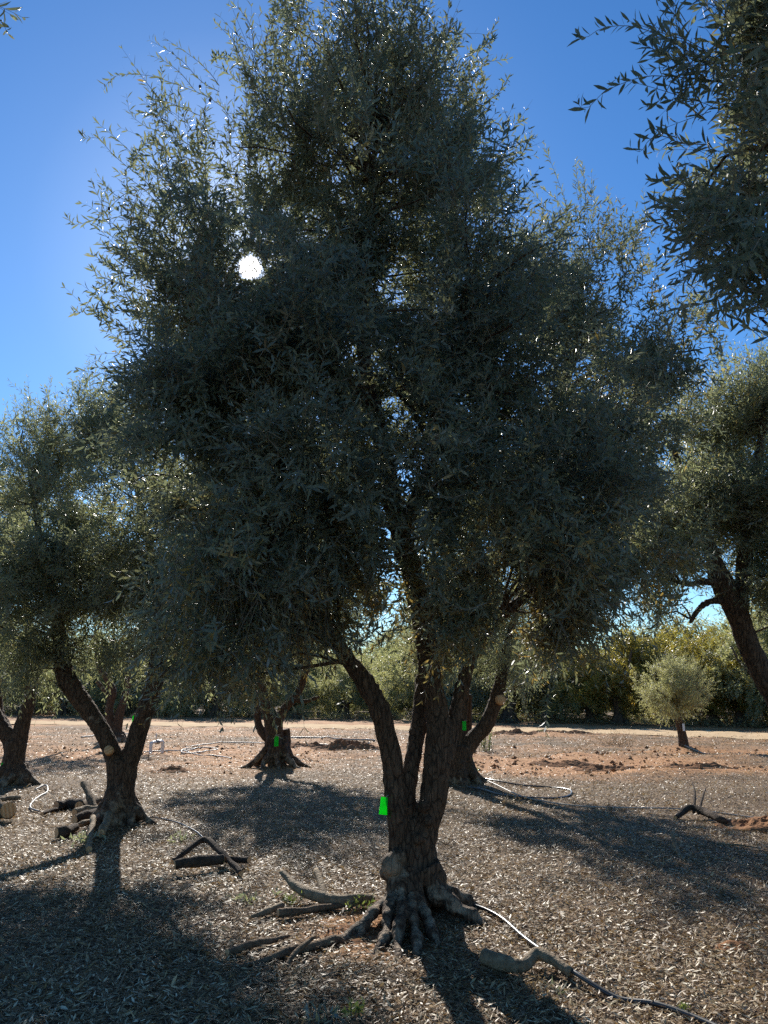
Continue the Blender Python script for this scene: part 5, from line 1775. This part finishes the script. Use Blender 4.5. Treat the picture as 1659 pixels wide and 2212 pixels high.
# ================================================================== light
world = bpy.data.worlds.new('World')
scene.world = world
world.use_nodes = True
nt = world.node_tree
nt.nodes.clear()
wo = nt.nodes.new('ShaderNodeOutputWorld')
sky = nt.nodes.new('ShaderNodeTexSky')
sky.sky_type = 'NISHITA'
sky.sun_disc = False
sky.sun_elevation = math.asin(SUN[2])
sky.sun_rotation = math.atan2(SUN[0], SUN[1])
sky.altitude = 100
sky.air_density = 1.0
sky.dust_density = 0.12
sky.ozone_density = 1.2
hs = nt.nodes.new('ShaderNodeHueSaturation')
hs.inputs['Saturation'].default_value = 1.28
nt.links.new(sky.outputs[0], hs.inputs['Color'])
bg = nt.nodes.new('ShaderNodeBackground')
bg.inputs['Strength'].default_value = 0.09
sk = nt.nodes.new('ShaderNodeMix'); sk.data_type = 'RGBA'; sk.blend_type = 'MULTIPLY'
sk.inputs[0].default_value = 1
sk.inputs[7].default_value = (.68, .9, 1.1, 1)
nt.links.new(hs.outputs[0], sk.inputs[6])
nt.links.new(sk.outputs[2], bg.inputs['Color'])
# the sun itself and the bright air right around it
tc = nt.nodes.new('ShaderNodeTexCoord')
dp = nt.nodes.new('ShaderNodeVectorMath'); dp.operation = 'DOT_PRODUCT'
dp.inputs[1].default_value = SUN
nt.links.new(tc.outputs['Generated'], dp.inputs[0])
ac = nt.nodes.new('ShaderNodeMath'); ac.operation = 'ARCCOSINE'
nt.links.new(dp.outputs['Value'], ac.inputs[0])
mr = nt.nodes.new('ShaderNodeMapRange')
mr.inputs['From Min'].default_value = 0.0
mr.inputs['From Max'].default_value = R(24)
nt.links.new(ac.outputs[0], mr.inputs['Value'])
cr_ = nt.nodes.new('ShaderNodeValToRGB')
el = cr_.color_ramp.elements
el[0].position = 0.0; el[0].color = (1, 1, 1, 1)
el[1].position = 1.0; el[1].color = (0, 0, 0, 1)
for p_, v_ in ((.026, 1.0), (.032, .05), (.06, .05), (.12, .042), (.22, .022), (.36, .006), (.6, .001)):
    e_ = el.new(p_); e_.color = (v_, v_, v_, 1)
nt.links.new(mr.outputs[0], cr_.inputs['Fac'])
bg2 = nt.nodes.new('ShaderNodeBackground')
bg2.inputs['Strength'].default_value = 9.0
tint = nt.nodes.new('ShaderNodeMix'); tint.data_type = 'RGBA'; tint.blend_type = 'MULTIPLY'
tint.inputs[0].default_value = 1
tint.inputs[7].default_value = (1, .97, .9, 1)
nt.links.new(cr_.outputs['Color'], tint.inputs[6])
nt.links.new(tint.outputs[2], bg2.inputs['Color'])
ads = nt.nodes.new('ShaderNodeAddShader')
nt.links.new(bg.outputs[0], ads.inputs[0])
nt.links.new(bg2.outputs[0], ads.inputs[1])
nt.links.new(ads.outputs[0], wo.inputs['Surface'])

sd = bpy.data.lights.new('sun', 'SUN')
sd.energy = 5.0
sd.angle = R(0.53)
sd.color = (1.0, .95, .86)
so = bpy.data.objects.new('sun', sd)
COL.objects.link(so)
so.rotation_euler = Vector(SUN).to_track_quat('Z', 'Y').to_euler()
so.location = (0, 0, 30)

scene.view_settings.view_transform = 'Standard'
scene.view_settings.look = 'None'
scene.view_settings.exposure = 0.64
scene.view_settings.gamma = 1.0
cy = scene.cycles
cy.max_bounces = 8
cy.diffuse_bounces = 4
cy.glossy_bounces = 3
cy.transmission_bounces = 6
cy.sample_clamp_indirect = 4.0
cy.use_denoising = False
